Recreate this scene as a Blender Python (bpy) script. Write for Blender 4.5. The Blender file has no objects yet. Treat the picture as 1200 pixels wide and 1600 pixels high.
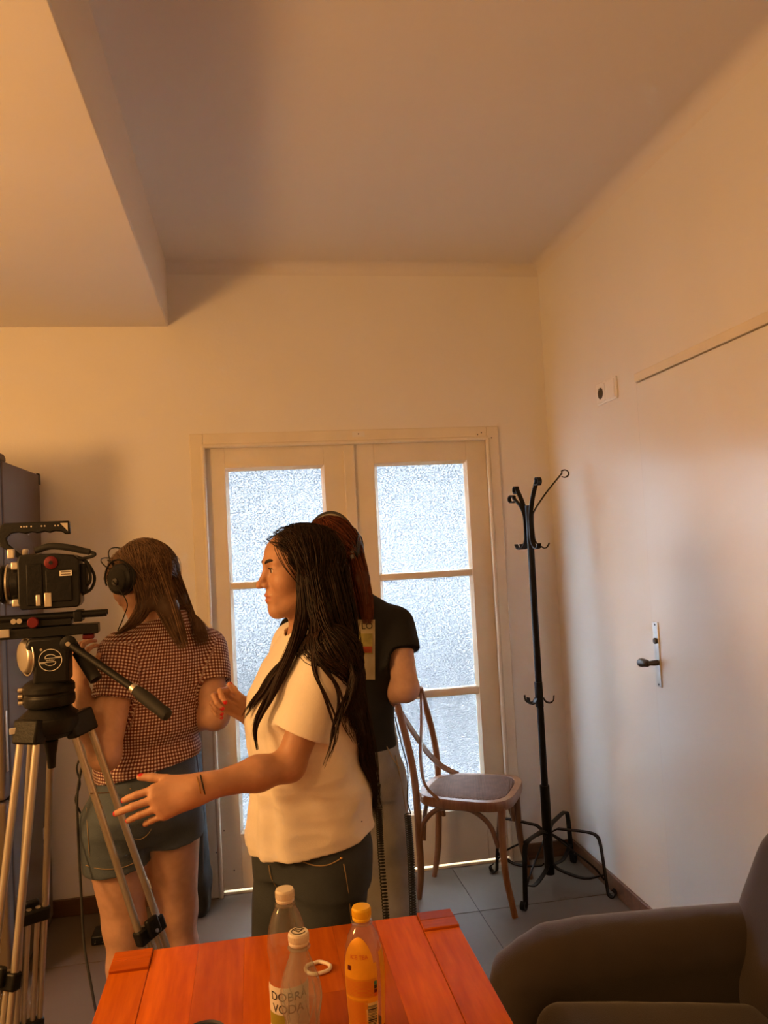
import bpy, bmesh, math, random
import numpy as np
from mathutils import Vector, Matrix

SC = bpy.context.scene
COL = SC.collection
PI = math.pi

# ------------------------------------------------------------------ camera
FPX, YAW, PITCH, ROLL, CAMH = 1235.2852, .1681, .0456, -.0521, 1.54
def _axes():
    cy, sy, cp, sp = math.cos(YAW), math.sin(YAW), math.cos(PITCH), math.sin(PITCH)
    f = np.array([sy*cp, cy*cp, sp]); r = np.array([cy, -sy, 0.0]); u = np.cross(r, f)
    return (r*math.cos(ROLL)+u*math.sin(ROLL), -r*math.sin(ROLL)+u*math.cos(ROLL), f)
CR, CU, CF = _axes()
CPOS = np.array([0, 0, CAMH])
def at(x, y, X=None, Y=None, Z=None, d=None):
    """a pixel of the 1200x1600 photograph -> a point in the room on a known plane / at a known depth"""
    v = CR*(x-600)/FPX - CU*(y-800)/FPX + CF
    if X is not None: t = (X-CPOS[0])/v[0]
    elif Y is not None: t = (Y-CPOS[1])/v[1]
    elif Z is not None: t = (Z-CPOS[2])/v[2]
    else: t = d
    return CPOS + t*v
cam_d = bpy.data.cameras.new('camera'); cam = bpy.data.objects.new('camera', cam_d); COL.objects.link(cam)
cam_d.sensor_fit = 'VERTICAL'; cam_d.sensor_height = 32.0; cam_d.lens = FPX/1600*32.0
cam_d.clip_start = .02
cam.matrix_world = Matrix(((CR[0], CU[0], -CF[0], 0), (CR[1], CU[1], -CF[1], 0), (CR[2], CU[2], -CF[2], CAMH), (0, 0, 0, 1)))
SC.camera = cam

# ------------------------------------------------------------------ world, lights, exposure
SC.view_settings.view_transform = 'Standard'; SC.view_settings.look = 'None'
SC.view_settings.gamma = 1; SC.view_settings.use_curve_mapping = False
SC.view_settings.exposure = 0.0
W = bpy.data.worlds.new('overcast_sky'); SC.world = W; W.use_nodes = True
bg = W.node_tree.nodes['Background']; bg.inputs[0].default_value = (.86, .93, 1.0, 1); bg.inputs[1].default_value = 54.0
try:
    SC.cycles.use_denoising = True
    SC.cycles.max_bounces = 10; SC.cycles.diffuse_bounces = 5; SC.cycles.transmission_bounces = 10; SC.cycles.transparent_max_bounces = 12
    SC.cycles.sample_clamp_indirect = 0
except Exception: pass
def area_light(name, loc, target, size, power, color, spread=180, shape='DISK'):
    l = bpy.data.lights.new(name, 'AREA'); l.shape = shape; l.size = size; l.energy = power; l.color = color; l.spread = math.radians(spread)
    o = bpy.data.objects.new(name, l); COL.objects.link(o); o.location = loc
    o.rotation_euler = (Vector(target)-Vector(loc)).to_track_quat('-Z', 'Y').to_euler(); return o
WARM = (1.0, .495, .15)
def point_light(name, loc, r, power, color):
    l = bpy.data.lights.new(name, 'POINT'); l.shadow_soft_size = r; l.energy = power; l.color = color
    o = bpy.data.objects.new(name, l); COL.objects.link(o); o.location = loc; return o
point_light('film_lantern', (-1.84, 1.42, 1.70), .20, 99, WARM)
point_light('fill_light', (-1.05, .55, 2.0), .14, 19, (1.0, .50, .16))  # added unseen warm fill by the camera, brightens shirt, table and operator

# ------------------------------------------------------------------ helpers
def tag(o, label=None, cat=None, group=None, kind=None):
    if label: o['label'] = label
    if cat: o['category'] = cat
    if group: o['group'] = group
    if kind: o['kind'] = kind
    return o
def empty(name, loc, label=None, cat=None, group=None, kind=None):
    o = bpy.data.objects.new(name, None); COL.objects.link(o); o.location = loc; o.empty_display_size = .1
    return tag(o, label, cat, group, kind)
def org_of(o):
    v = Vector((0, 0, 0))
    while o is not None: v = v + o.location; o = o.parent
    return v
def link_mesh(name, me, mat, parent=None, smooth=True, loc=None):
    """vertices are given in room coordinates; the object's origin is its parent's (or loc)"""
    o = bpy.data.objects.new(name, me); COL.objects.link(o)
    org = org_of(parent) if parent is not None else Vector(loc if loc is not None else (0, 0, 0))
    if org.length > 0: me.transform(Matrix.Translation(-org))
    if parent is not None: o.parent = parent
    else: o.location = org
    for m in (mat if isinstance(mat, (list, tuple)) else [mat]): me.materials.append(m)
    if smooth: me.polygons.foreach_set('use_smooth', np.ones(len(me.polygons), bool))
    return o
def V(*a): return np.array(a, float)
def nrm(v):
    v = np.asarray(v, float); return v/max(np.linalg.norm(v), 1e-12)
class MB:
    def __init__(s): s.v = []; s.f = []; s.mi = []; s.m = 0
    def _add(s, vs, fs):
        b = len(s.v); s.v.extend([tuple(map(float, p)) for p in vs]); s.f.extend([tuple(b+i for i in f) for f in fs]); s.mi.extend([s.m]*len(fs)); return s
    def box(s, c, size, R=None):
        c = np.array(c, float); h = np.array(size, float)/2
        pts = [np.array([x, y, z])*h for x in (-1, 1) for y in (-1, 1) for z in (-1, 1)]
        if R is not None: pts = [R @ p for p in pts]
        return s._add([c+p for p in pts], [(0, 1, 3, 2), (4, 6, 7, 5), (0, 4, 5, 1), (2, 3, 7, 6), (0, 2, 6, 4), (1, 5, 7, 3)])
    def bb(s, x0, x1, y0, y1, z0, z1): return s.box(((x0+x1)/2, (y0+y1)/2, (z0+z1)/2), (x1-x0, y1-y0, z1-z0))
    def rings(s, rings, closed=True, caps=True):
        n = len(rings[0]); vs = [p for r in rings for p in r]; fs = []
        for i in range(len(rings)-1):
            for j in range(n if closed else n-1):
                k = (j+1) % n; fs.append((i*n+j, i*n+k, (i+1)*n+k, (i+1)*n+j))
        if caps and closed:
            fs.append(tuple(reversed(range(n)))); fs.append(tuple((len(rings)-1)*n+j for j in range(n)))
        return s._add(vs, fs)
    def tube(s, path, r, n=12, sq=None, up=None, caps=True):
        """sweep; r a number or a list; sq=(a,b): a rectangle of half sizes a (along up x t) and b; """
        P = [np.array(p, float) for p in path]; m = len(P)
        R = r if isinstance(r, (list, tuple, np.ndarray)) else [r]*m
        T = [nrm((P[min(i+1, m-1)]-P[max(i-1, 0)])) for i in range(m)]
        a = np.array(up, float) if up is not None else (V(0, 0, 1) if abs(T[0][2]) < .9 else V(1, 0, 0))
        rings = []
        for i in range(m):
            t = T[i]
            if up is None and i > 0: a = prev
            w = a-t*(a@t); w = nrm(w); prev = w; b = np.cross(t, w)
            if sq is None: ring = [P[i]+R[i]*(math.cos(2*PI*k/n)*w+math.sin(2*PI*k/n)*b) for k in range(n)]
            else:
                k = R[i] if r is not None and isinstance(r, (list, tuple, np.ndarray)) else 1
                ring = [P[i]+k*(x*sq[0]*b+y*sq[1]*w) for x, y in ((-1, -1), (1, -1), (1, 1), (-1, 1))]
            rings.append(ring)
        return s.rings(rings, True, caps)
    def cyl(s, a, b, r, r2=None, n=24): return s.tube([a, b], [r, r if r2 is None else r2], n)
    def lathe(s, prof, c=(0, 0, 0), n=32, axis=None, caps=True):
        c = np.array(c, float); ax = nrm(axis) if axis is not None else V(0, 0, 1)
        w = nrm(np.cross(ax, V(0, 1, 0) if abs(ax[1]) < .9 else V(1, 0, 0))); b = np.cross(ax, w)
        return s.rings([[c+ax*z+r*(math.cos(2*PI*k/n)*w+math.sin(2*PI*k/n)*b) for k in range(n)] for r, z in prof], True, caps)
    def ball(s, c, r, n=16, m=10):
        c = np.array(c, float); r = np.array(r if hasattr(r, '__len__') else (r, r, r), float)
        return s.rings([[c+r*V(math.sin(PI*(i+.02)/(m+.04))*math.cos(2*PI*k/n), math.sin(PI*(i+.02)/(m+.04))*math.sin(2*PI*k/n), -math.cos(PI*(i+.02)/(m+.04))) for k in range(n)] for i in range(m+1)])
    def prism(s, poly, dirv):
        """poly: 3-D polygon; extruded by dirv"""
        P = [np.array(p, float) for p in poly]; d = np.array(dirv, float); n = len(P)
        return s._add(P+[p+d for p in P], [tuple(range(n)), tuple(reversed(range(n, 2*n)))]+[(i, n+i, n+(i+1) % n, (i+1) % n) for i in range(n)])
    def mesh(s, name):
        me = bpy.data.meshes.new(name); me.from_pydata(s.v, [], s.f); me.polygons.foreach_set('material_index', s.mi)
        bm = bmesh.new(); bm.from_mesh(me); bmesh.ops.recalc_face_normals(bm, faces=bm.faces); bm.to_mesh(me); bm.free(); me.update(); return me
    def build(s, name, mat, parent=None, smooth=None, bevel=0, seg=2, loc=None, auto=True):
        o = link_mesh(name, s.mesh(name), mat, parent, True, loc)
        if bevel:
            b = o.modifiers.new('bevel', 'BEVEL'); b.width = bevel; b.segments = seg; b.limit_method = 'ANGLE'; b.angle_limit = math.radians(40); b.harden_normals = False
        if auto:
            me = o.data; bm = bmesh.new(); bm.from_mesh(me)
            for e in bm.edges:
                if len(e.link_faces) == 2 and e.calc_face_angle(0) > math.radians(35): e.smooth = False
            bm.to_mesh(me); bm.free()
        return o
def bez(pts, n=24):
    """Catmull-Rom through the points"""
    P = [np.array(p, float) for p in pts]; P = [2*P[0]-P[1]]+P+[2*P[-1]-P[-2]]; out = []
    m = len(P)-3
    for i in range(m):
        k = max(2, n//m)
        for j in range(k):
            t = j/k; a, b, c, d = P[i:i+4]
            out.append(.5*((2*b)+(-a+c)*t+(2*a-5*b+4*c-d)*t*t+(-a+3*b-3*c+d)*t**3))
    out.append(P[-2]); return out
def rotz(a): c, s = math.cos(a), math.sin(a); return np.array([[c, -s, 0], [s, c, 0], [0, 0, 1.]])
def frame(x, z):
    """3x3 with columns x, y, z (x kept)"""
    x = nrm(x); z = np.array(z, float); y = nrm(np.cross(z, x)); z = np.cross(x, y); return np.stack([x, y, z], 1)

# ------------------------------------------------------------------ materials
def srgb(r, g, b):
    f = lambda c: (c/255/12.92) if c <= 10 else ((c/255+.055)/1.055)**2.4
    return (f(r), f(g), f(b), 1)
def mat(name, col, rough=.5, metal=0., spec=.5, var=.12, vscale=6., bump=0., bscale=80., detail=4, coat=0., sheen=0., trans=0., ior=1.45, stretch=(1, 1, 1), sss=0., alpha=1., extra=None):
    m = bpy.data.materials.new(name); m.use_nodes = True; nt = m.node_tree; N = nt.nodes; L = nt.links; p = N['Principled BSDF']
    tc = N.new('ShaderNodeTexCoord'); mp = N.new('ShaderNodeMapping'); L.new(tc.outputs['Object'], mp.inputs[0]); mp.inputs['Scale'].default_value = stretch
    nz = N.new('ShaderNodeTexNoise'); nz.inputs['Scale'].default_value = vscale; nz.inputs['Detail'].default_value = detail; L.new(mp.outputs[0], nz.inputs[0])
    cr = N.new('ShaderNodeValToRGB'); c = np.array(col[:3]); cr.color_ramp.elements[0].position = .3; cr.color_ramp.elements[1].position = .7
    cr.color_ramp.elements[0].color = (*np.clip(c*(1-var), 0, 1), 1); cr.color_ramp.elements[1].color = (*np.clip(c*(1+var), 0, 1), 1)
    L.new(nz.outputs['Fac'], cr.inputs[0]); L.new(cr.outputs[0], p.inputs['Base Color'])
    p.inputs['Roughness'].default_value = rough; p.inputs['Metallic'].default_value = metal; p.inputs['Specular IOR Level'].default_value = spec
    p.inputs['Coat Weight'].default_value = coat; p.inputs['Coat Roughness'].default_value = .22; p.inputs['Sheen Weight'].default_value = sheen; p.inputs['Transmission Weight'].default_value = trans; p.inputs['IOR'].default_value = ior
    p.inputs['Alpha'].default_value = alpha
    if sss: p.inputs['Subsurface Weight'].default_value = sss; p.inputs['Subsurface Radius'].default_value = (.012, .005, .003); p.inputs['Subsurface Scale'].default_value = 1
    if bump:
        n2 = N.new('ShaderNodeTexNoise'); n2.inputs['Scale'].default_value = bscale; n2.inputs['Detail'].default_value = 3; L.new(mp.outputs[0], n2.inputs[0])
        b = N.new('ShaderNodeBump'); b.inputs['Strength'].default_value = bump; b.inputs['Distance'].default_value = .01; L.new(n2.outputs['Fac'], b.inputs['Height']); L.new(b.outputs[0], p.inputs['Normal'])
    if extra: extra(m, nt, N, L, p, cr)
    return m
def wood(name, col, dark, rough=.35, axis=1, scale=1., coat=.2, grain=.6, spec=.5):
    m = bpy.data.materials.new(name); m.use_nodes = True; nt = m.node_tree; N = nt.nodes; L = nt.links; p = N['Principled BSDF']
    tc = N.new('ShaderNodeTexCoord'); mp = N.new('ShaderNodeMapping'); L.new(tc.outputs['Object'], mp.inputs[0])
    oi = N.new('ShaderNodeObjectInfo'); sc_ = N.new('ShaderNodeVectorMath'); sc_.operation = 'SCALE'; sc_.inputs[0].default_value = (3.1, 5.7, 2.3); L.new(oi.outputs['Random'], sc_.inputs['Scale']); L.new(sc_.outputs[0], mp.inputs['Location'])
    s = [14*scale]*3; s[axis] = 1.3*scale; mp.inputs['Scale'].default_value = s
    n1 = N.new('ShaderNodeTexNoise'); n1.inputs['Scale'].default_value = 1.5; n1.inputs['Detail'].default_value = 6; n1.inputs['Distortion'].default_value = 1.2; L.new(mp.outputs[0], n1.inputs[0])
    n2 = N.new('ShaderNodeTexNoise'); n2.inputs['Scale'].default_value = 9; n2.inputs['Detail'].default_value = 3; L.new(mp.outputs[0], n2.inputs[0])
    mx = N.new('ShaderNodeMath'); mx.operation = 'MULTIPLY_ADD'; mx.inputs[1].default_value = .45; L.new(n2.outputs['Fac'], mx.inputs[0]); L.new(n1.outputs['Fac'], mx.inputs[2])
    cr = N.new('ShaderNodeValToRGB'); cr.color_ramp.elements[0].position = .45; cr.color_ramp.elements[1].position = .95; cr.color_ramp.elements[0].color = dark; cr.color_ramp.elements[1].color = col; L.new(mx.outputs[0], cr.inputs[0])
    hs = N.new('ShaderNodeHueSaturation'); mr = N.new('ShaderNodeMapRange'); mr.inputs[3].default_value = .68; mr.inputs[4].default_value = 1.22; L.new(oi.outputs['Random'], mr.inputs[0]); L.new(mr.outputs[0], hs.inputs['Value']); L.new(cr.outputs[0], hs.inputs['Color'])
    L.new(hs.outputs[0], p.inputs['Base Color']); p.inputs['Roughness'].default_value = rough; p.inputs['Specular IOR Level'].default_value = spec; p.inputs['Coat Weight'].default_value = coat; p.inputs['Coat Roughness'].default_value = .3
    b = N.new('ShaderNodeBump'); b.inputs['Strength'].default_value = .12*grain; b.inputs['Distance'].default_value = .004; L.new(mx.outputs[0], b.inputs['Height']); L.new(b.outputs[0], p.inputs['Normal'])
    return m
def glass(name, col=(1, 1, 1, 1), rough=.02, haze=.05):
    m = bpy.data.materials.new(name); m.use_nodes = True; nt = m.node_tree; N = nt.nodes; L = nt.links
    for n in list(N): N.remove(n)
    o = N.new('ShaderNodeOutputMaterial'); tr = N.new('ShaderNodeBsdfTransparent'); gl = N.new('ShaderNodeBsdfGlossy'); gl.inputs['Roughness'].default_value = max(rough, .04)
    tc = N.new('ShaderNodeTexCoord'); nz = N.new('ShaderNodeTexNoise'); nz.inputs['Scale'].default_value = 40; L.new(tc.outputs['Object'], nz.inputs[0])
    bp = N.new('ShaderNodeBump'); bp.inputs['Strength'].default_value = .25; bp.inputs['Distance'].default_value = .003; L.new(nz.outputs['Fac'], bp.inputs['Height']); L.new(bp.outputs[0], gl.inputs['Normal'])
    lw = N.new('ShaderNodeLayerWeight'); lw.inputs['Blend'].default_value = .5; pw = N.new('ShaderNodeMath'); pw.operation = 'POWER'; pw.inputs[1].default_value = 4; L.new(lw.outputs['Facing'], pw.inputs[0])
    fr = N.new('ShaderNodeMath'); fr.operation = 'MULTIPLY_ADD'; fr.inputs[1].default_value = .55; fr.inputs[2].default_value = .07; L.new(pw.outputs[0], fr.inputs[0])
    df = N.new('ShaderNodeBsdfDiffuse'); df.inputs[0].default_value = (.75, .74, .72, 1); dm = N.new('ShaderNodeMixShader'); dm.inputs[0].default_value = haze; L.new(tr.outputs[0], dm.inputs[1]); L.new(df.outputs[0], dm.inputs[2]); tr = dm
    dm.inputs[1].links[0].from_node.inputs[0].default_value = col; mx = N.new('ShaderNodeMixShader'); L.new(fr.outputs[0], mx.inputs[0]); L.new(tr.outputs[0], mx.inputs[1]); L.new(gl.outputs[0], mx.inputs[2]); L.new(mx.outputs[0], o.inputs[0])
    return m
M = {}
M['wall'] = mat('wall_paint', (.80, .77, .72), .75, var=.025, vscale=1.6, bump=.06, bscale=60)
M['wallr'] = mat('satin_wall_paint', (.80, .78, .75), .42, var=.025, vscale=1.4, bump=.10, bscale=5, spec=.5, coat=.7, stretch=(1, 1, .25))
M['ceil'] = mat('ceiling_paint', (.74, .70, .66), .85, var=.02, vscale=1.2, bump=.05, bscale=50)
M['frame'] = mat('cream_gloss_paint', (.78, .71, .58), .33, var=.05, vscale=5, bump=.10, bscale=25)
M['doorw'] = mat('white_door_paint', (.80, .79, .77), .30, var=.02, vscale=2, bump=.12, bscale=6, spec=.5, coat=.9, stretch=(1, 1, .25))
M['base'] = wood('brown_skirting_wood', (.16, .07, .03, 1), (.07, .028, .012, 1), .45, 0)
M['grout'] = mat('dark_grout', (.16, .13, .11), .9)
M['tile'] = mat('grey_ceramic_tile', (.145, .112, .082), .45, spec=.25, var=.06, vscale=3, bump=.03, bscale=25)
M['black'] = mat('black_plastic', (.006, .006, .0065), .42, spec=.35, var=.2, bump=.08, bscale=150)
M['blackm'] = mat('black_painted_metal', (.006, .006, .0065), .5, spec=.35, metal=.2, var=.2, bump=.12, bscale=90)
M['blackg'] = mat('black_gloss', (.010, .010, .012), .22, var=.1)
M['rubber'] = mat('black_rubber', (.014, .014, .014), .7, var=.2)
M['alu'] = mat('anodised_aluminium', (.58, .53, .46), .38, metal=.85, var=.06, vscale=20)
M['chrome'] = mat('worn_steel', (.62, .61, .60), .28, metal=1., var=.12, vscale=25, bump=.05)
M['darkm'] = mat('dark_grey_metal', (.10, .10, .105), .35, metal=.8, var=.1)
M['white'] = mat('white_plastic', (.80, .79, .76), .4, var=.03)
M['paper'] = mat('white_paper', (.78, .76, .72), .8, var=.04)
M['red'] = mat('red_anodised', (.14, .010, .014), .4, metal=.3)
# ------------------------------------------------------------------ the room
D, R, HC = 3.7486, 1.4884, 2.9236          # back wall y, right wall x, ceiling z
XL, YN = -3.1, -1.9                        # left wall x, wall behind the camera y
BX, BZ = -.336, 2.623                      # beam: right face x, underside z
OL, OR, OT = -.205, 1.172, 2.055           # door opening
DL, DR, DT = -.262, 1.2277, 2.1142         # outer edge of the door casing
def S(name, mb, m, bevel=0, parent=None, **k):
    o = mb.build(name, m, parent, bevel=bevel, **k)
    if parent is None: o['kind'] = 'structure'
    return o
wb = MB(); wb.bb(XL-.2, OL, D, D+.24, 0, HC+.1); wb.bb(OR, R+.2, D, D+.24, 0, HC+.1); wb.bb(OL, OR, D, D+.24, OT, HC+.1)
S('wall_back', wb, M['wall'])
YD, RT = 2.7757, 2.118                     # right-hand door: far edge y, top z
DW = .86
S('wall_right', MB().bb(R, R+.15, YN-.2, D+.24, 0, HC+.1), M['wallr'])
S('wall_left', MB().bb(XL-.15, XL, YN-.2, D+.24, 0, HC+.1), M['wall'])
S('wall_front', MB().bb(XL-.15, R+.15, YN-.15, YN, 0, HC+.1), M['wall'])
# ceiling with a small cove where it meets the walls
S('ceiling', MB().bb(XL-.15, R+.15, YN-.15, D+.24, HC, HC+.12), M['ceil'])
cv = MB(); rc = .055
arc = [(rc*(1-math.sin(a)), rc*(1-math.cos(a))) for a in np.linspace(0, PI/2, 9)]
cv.rings([[V(x, D-p, HC-q) for p, q in arc]+[V(x, D+.02, HC+.02)] for x in (BX, R)])
cv.rings([[V(R-p, y, HC-q) for p, q in arc]+[V(R+.02, y, HC+.02)] for y in (YN, D)])
S('trim_1', cv, M['ceil'])
S('ceiling_beam', MB().bb(XL-.1, BX, YN-.1, D+.05, BZ, HC+.05), M['ceil'], bevel=.006)
# floor: grout bed with ceramic tiles
fl = S('floor', MB().bb(XL-.15, R+.15, YN-.15, D+.24, -.1, -.004), M['grout'])
JX, JY, TS, GP = .8747, 3.2912, .60, .0045
tm = None
xs0 = [JX+TS*i for i in range(-7, 2)]; ys0 = [JY+TS*i for i in range(-9, 2)]
for x in xs0:
    for y in ys0:
        x0, x1, y0, y1 = max(x, XL), min(x+TS, R), max(y, YN), min(y+TS, D)
        if x1-x0 < .02 or y1-y0 < .02: continue
        full = abs(x1-x0-TS) < 1e-6 and abs(y1-y0-TS) < 1e-6
        if full and tm is not None:
            o = bpy.data.objects.new('tile', tm); COL.objects.link(o); o.parent = fl; o.location = (x0-.0, y0-.0, 0)
        else:
            mb = MB().bb(GP/2, x1-x0-GP/2, GP/2, y1-y0-GP/2, -.012, 0)
            o = mb.build('tile', M['tile'], None); o.parent = fl; o.location = (x0, y0, 0)
            if full: tm = o.data
# skirting boards
S('baseboard_back', MB().bb(XL, DL, D-.014, D, 0, .075), M['base'], .003)
S('baseboard_back', MB().bb(DR, R, D-.014, D, 0, .075), M['base'], .003)
S('baseboard_right', MB().bb(R-.014, R, YD+.005, D-.014, 0, .075), M['base'], .003)

# ------------------------------------------------------------------ glazed double door
def frosted():
    m = bpy.data.materials.new('obscured_glass'); m.use_nodes = True; nt = m.node_tree; N = nt.nodes; L = nt.links
    for n in list(N): N.remove(n)
    o = N.new('ShaderNodeOutputMaterial'); tc = N.new('ShaderNodeTexCoord')
    mp = N.new('ShaderNodeMapping'); mp.inputs['Scale'].default_value = (1, 1, 1.35); L.new(tc.outputs['Object'], mp.inputs[0])
    nz = N.new('ShaderNodeTexNoise'); nz.inputs['Scale'].default_value = 130; nz.inputs['Detail'].default_value = 1.0; L.new(mp.outputs[0], nz.inputs[0])
    bp = N.new('ShaderNodeBump'); bp.inputs['Strength'].default_value = 1.0; bp.inputs['Distance'].default_value = .0032; L.new(nz.outputs['Fac'], bp.inputs['Height'])
    rf = N.new('ShaderNodeBsdfRefraction'); rf.inputs['IOR'].default_value = 1.5; rf.inputs['Roughness'].default_value = .02; L.new(bp.outputs[0], rf.inputs['Normal'])
    n2 = N.new('ShaderNodeTexNoise'); n2.inputs['Scale'].default_value = 145; n2.inputs['Detail'].default_value = 1.5; L.new(mp.outputs[0], n2.inputs[0])
    sr = N.new('ShaderNodeValToRGB'); sr.color_ramp.elements[0].position = .36; sr.color_ramp.elements[1].position = .60; sr.color_ramp.elements[0].color = (.30, .35, .40, 1); sr.color_ramp.elements[1].color = (.96, .98, 1, 1); L.new(n2.outputs['Fac'], sr.inputs[0]); L.new(sr.outputs[0], rf.inputs[0])
    tl = N.new('ShaderNodeBsdfTranslucent'); tl.inputs[0].default_value = (.92, .95, 1, 1)
    gl = N.new('ShaderNodeBsdfGlossy'); gl.inputs['Roughness'].default_value = .15; L.new(bp.outputs[0], gl.inputs['Normal'])
    a = N.new('ShaderNodeMixShader'); a.inputs[0].default_value = .03; L.new(rf.outputs[0], a.inputs[1]); L.new(tl.outputs[0], a.inputs[2])
    b = N.new('ShaderNodeMixShader'); b.inputs[0].default_value = .05; L.new(a.outputs[0], b.inputs[1]); L.new(gl.outputs[0], b.inputs[2]); L.new(b.outputs[0], o.inputs[0])
    return m
M['frost'] = frosted()
dd = empty('door_1', (.48, D, 0), kind='structure')
cas = MB(); t = .012
for x0, x1, z0, z1 in ((DL, OL+.004, 0, DT), (OR-.004, DR, 0, DT), (OL+.004, OR-.004, OT-.004, DT)):
    cas.bb(x0, x1, D-t, D+.06, z0, z1)
cas.build('casing', M['frame'], dd, bevel=.004)
bead = MB()                                   # rounded bead round the inner edge of the casing
for a, b in (((OL+.002, D-.008, 0), (OL+.002, D-.008, OT)), ((OR-.002, D-.008, 0), (OR-.002, D-.008, OT)), ((OL, D-.008, OT), (OR, D-.008, OT))): bead.cyl(a, b, .011, n=14)
bead.build('bead', M['frame'], dd)
jm = MB()
jm.bb(OL, OL+.018, D+.05, D+.22, 0, OT); jm.bb(OR-.018, OR, D+.05, D+.22, 0, OT); jm.bb(OL, OR, D+.05, D+.22, OT-.018, OT); jm.build('jamb', M['frame'], dd)
MB().bb(OL, OR, D+.022, D+.24, -.004, .006).build('threshold', M['frame'], dd)
ly0, ly1 = D+.020, D+.060                      # leaf thickness
gl_z = [(1.416, 1.952), (.846, 1.382), (.262, .806)]
for side, (lx0, lx1, gx0, gx1) in enumerate(((OL+.006, .478, -.106, .359), (.482, OR-.006, .604, 1.066))):
    leaf = MB()
    leaf.bb(lx0, gx0, ly0, ly1, .016, OT-.006); leaf.bb(gx1, lx1, ly0, ly1, .016, OT-.006)
    leaf.bb(gx0, gx1, ly0, ly1, gl_z[0][1], OT-.006); leaf.bb(gx0, gx1, ly0, ly1, .016, gl_z[2][0])
    lf = leaf.build('leaf', M['frame'], dd, bevel=.002)
    for z0, z1 in ((gl_z[1][1], gl_z[0][0]), (gl_z[2][1], gl_z[1][0])):
        MB().bb(gx0-.004, gx1+.004, ly0+.004, ly1-.004, z0, z1).build('glazing_bar', M['frame'], lf, bevel=.006)
    for z0, z1 in gl_z:
        MB().bb(gx0-.006, gx1+.006, ly1-.020, ly1-.015, z0-.006, z1+.006).build('pane', M['frost'], lf)
    w = .014                                   # sloping stop round the glazed field
    zb, zt = gl_z[2][0], gl_z[0][1]
    st = MB()
    o_ = [V(gx0-.001, ly0+.001, zb-.001), V(gx1+.001, ly0+.001, zb-.001), V(gx1+.001, ly0+.001, zt+.001), V(gx0-.001, ly0+.001, zt+.001)]
    i_ = [V(gx0+w, ly0+.016, zb+w), V(gx1-w, ly0+.016, zb+w), V(gx1-w, ly0+.016, zt-w), V(gx0+w, ly0+.016, zt-w)]
    j_ = [p+V(0, .010, 0) for p in i_]; k_ = [V(p[0], ly1-.010, p[2]) for p in o_]
    for q in range(4):
        n_ = (q+1) % 4; st.rings([[o_[q], i_[q], j_[q], k_[q]], [o_[n_], i_[n_], j_[n_], k_[n_]]])
    st.build('glazing_stop', M['frame'], lf)
MB().bb(.455, .507, D+.004, D+.0205, .018, OT-.01).build('astragal', M['frame'], dd, bevel=.003)
tp = at(560, 678, Y=D-.013)
MB().bb(tp[0]-.03, tp[0]+.03, D-.0135, D-.0125, tp[2]-.014, tp[2]+.012).build('tape_patch', M['paper'], dd)
wr = MB()
for px, py in ((752, 676), (746, 679), (768, 684), (350, 1298), (338, 1332), (366, 1360), (560, 678)):
    q = at(px, py, Y=D-.0125); wr.lathe([(.0035, -.0012), (.0035, .001)], q, 8, axis=(0, 1, 0))
wr.build('screw_hole', M['grout'], dd)

# outside: a balcony with a parapet under the overcast sky
M['concrete'] = mat('dark_concrete', (.022, .022, .0225), .9, var=.15, bump=.2, bscale=20)  # kept near black so the panes stay dim under the strong sky
M['dark_rail'] = mat('dark_balcony_panel', (.012, .013, .014), .7, var=.2)
bal = MB(); bal.bb(-3.2, 3.6, D+.24, 6.2, -.15, -.02); S('balcony_floor', bal, M['concrete'])
par = MB(); par.bb(-3.2, 3.6, 6.1, 6.2, -.02, .62); S('balcony_parapet', par, M['concrete'])
S('balcony_rail', MB().bb(-3.2, 3.6, 6.08, 6.22, .62, .84), M['dark_rail'])
M['facade'] = mat('dark_render', (.0185, .0188, .0195), .9, var=.1); M['dwin'] = mat('dark_window_glass', (.006, .007, .008), .5)
fcd = S('added_building', MB().bb(-9, 11, 13, 14, -6, 8.2), M['facade'])  # added near-black building, dims and breaks up what the panes refract
for i in range(9):
    for j in range(4): MB().bb(-8.3+2.1*i, -7.1+2.1*i, 12.93, 13.02, -4.9+2.5*j, -3.3+2.5*j).build('window', M['dwin'], fcd)

# ------------------------------------------------------------------ flush door in the right wall
d2 = empty('door_2', (R, YD-DW/2, 0), kind='structure')
MB().bb(R-.024, R+.01, YD-DW, YD-.002, .006, RT-.004).build('leaf', M['doorw'], d2, bevel=.004)
MB().bb(R-.0015, R+.01, YD-.001, YD+.003, 0, RT).build('gap_shade_strip', M['grout'], d2)  # dark strip laid on the wall, its colour stands in for a gap's shade
lin = MB(); lin.bb(R-.026, R+.01, YD-DW-.03, YD+.004, RT, RT+.034); lin.build('head_trim', M['frame'], d2, bevel=.003)
hp = MB(); py_ = 2.742
hp.bb(R-.0285, R-.0235, py_-.018, py_+.018, .975, 1.215)
pl = hp.build('handle_plate', M['chrome'], d2, bevel=.003)
kn = MB(); kn.lathe([(.011, 0), (.011, -.012), (.009, -.03), (.010, -.045)], (R-.028, py_, 1.065), 16, axis=(1, 0, 0))
kn.tube(bez([(R-.070, py_-.006, 1.065), (R-.074, py_+.012, 1.066), (R-.075, py_+.035, 1.064), (R-.073, py_+.058, 1.062)], 12), [.012, .0135, .014, .0145, .015, .016, .0165, .017, .0165, .015, .013, .010, .006][:13], 14)
kn.build('lever_handle', M['darkm'], d2)
MB().lathe([(.011, 0), (.011, -.006), (.009, -.008)], (R-.0285, py_, 1.145), 16, axis=(1, 0, 0)).build('lock_cylinder', M['darkm'], pl)
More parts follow.
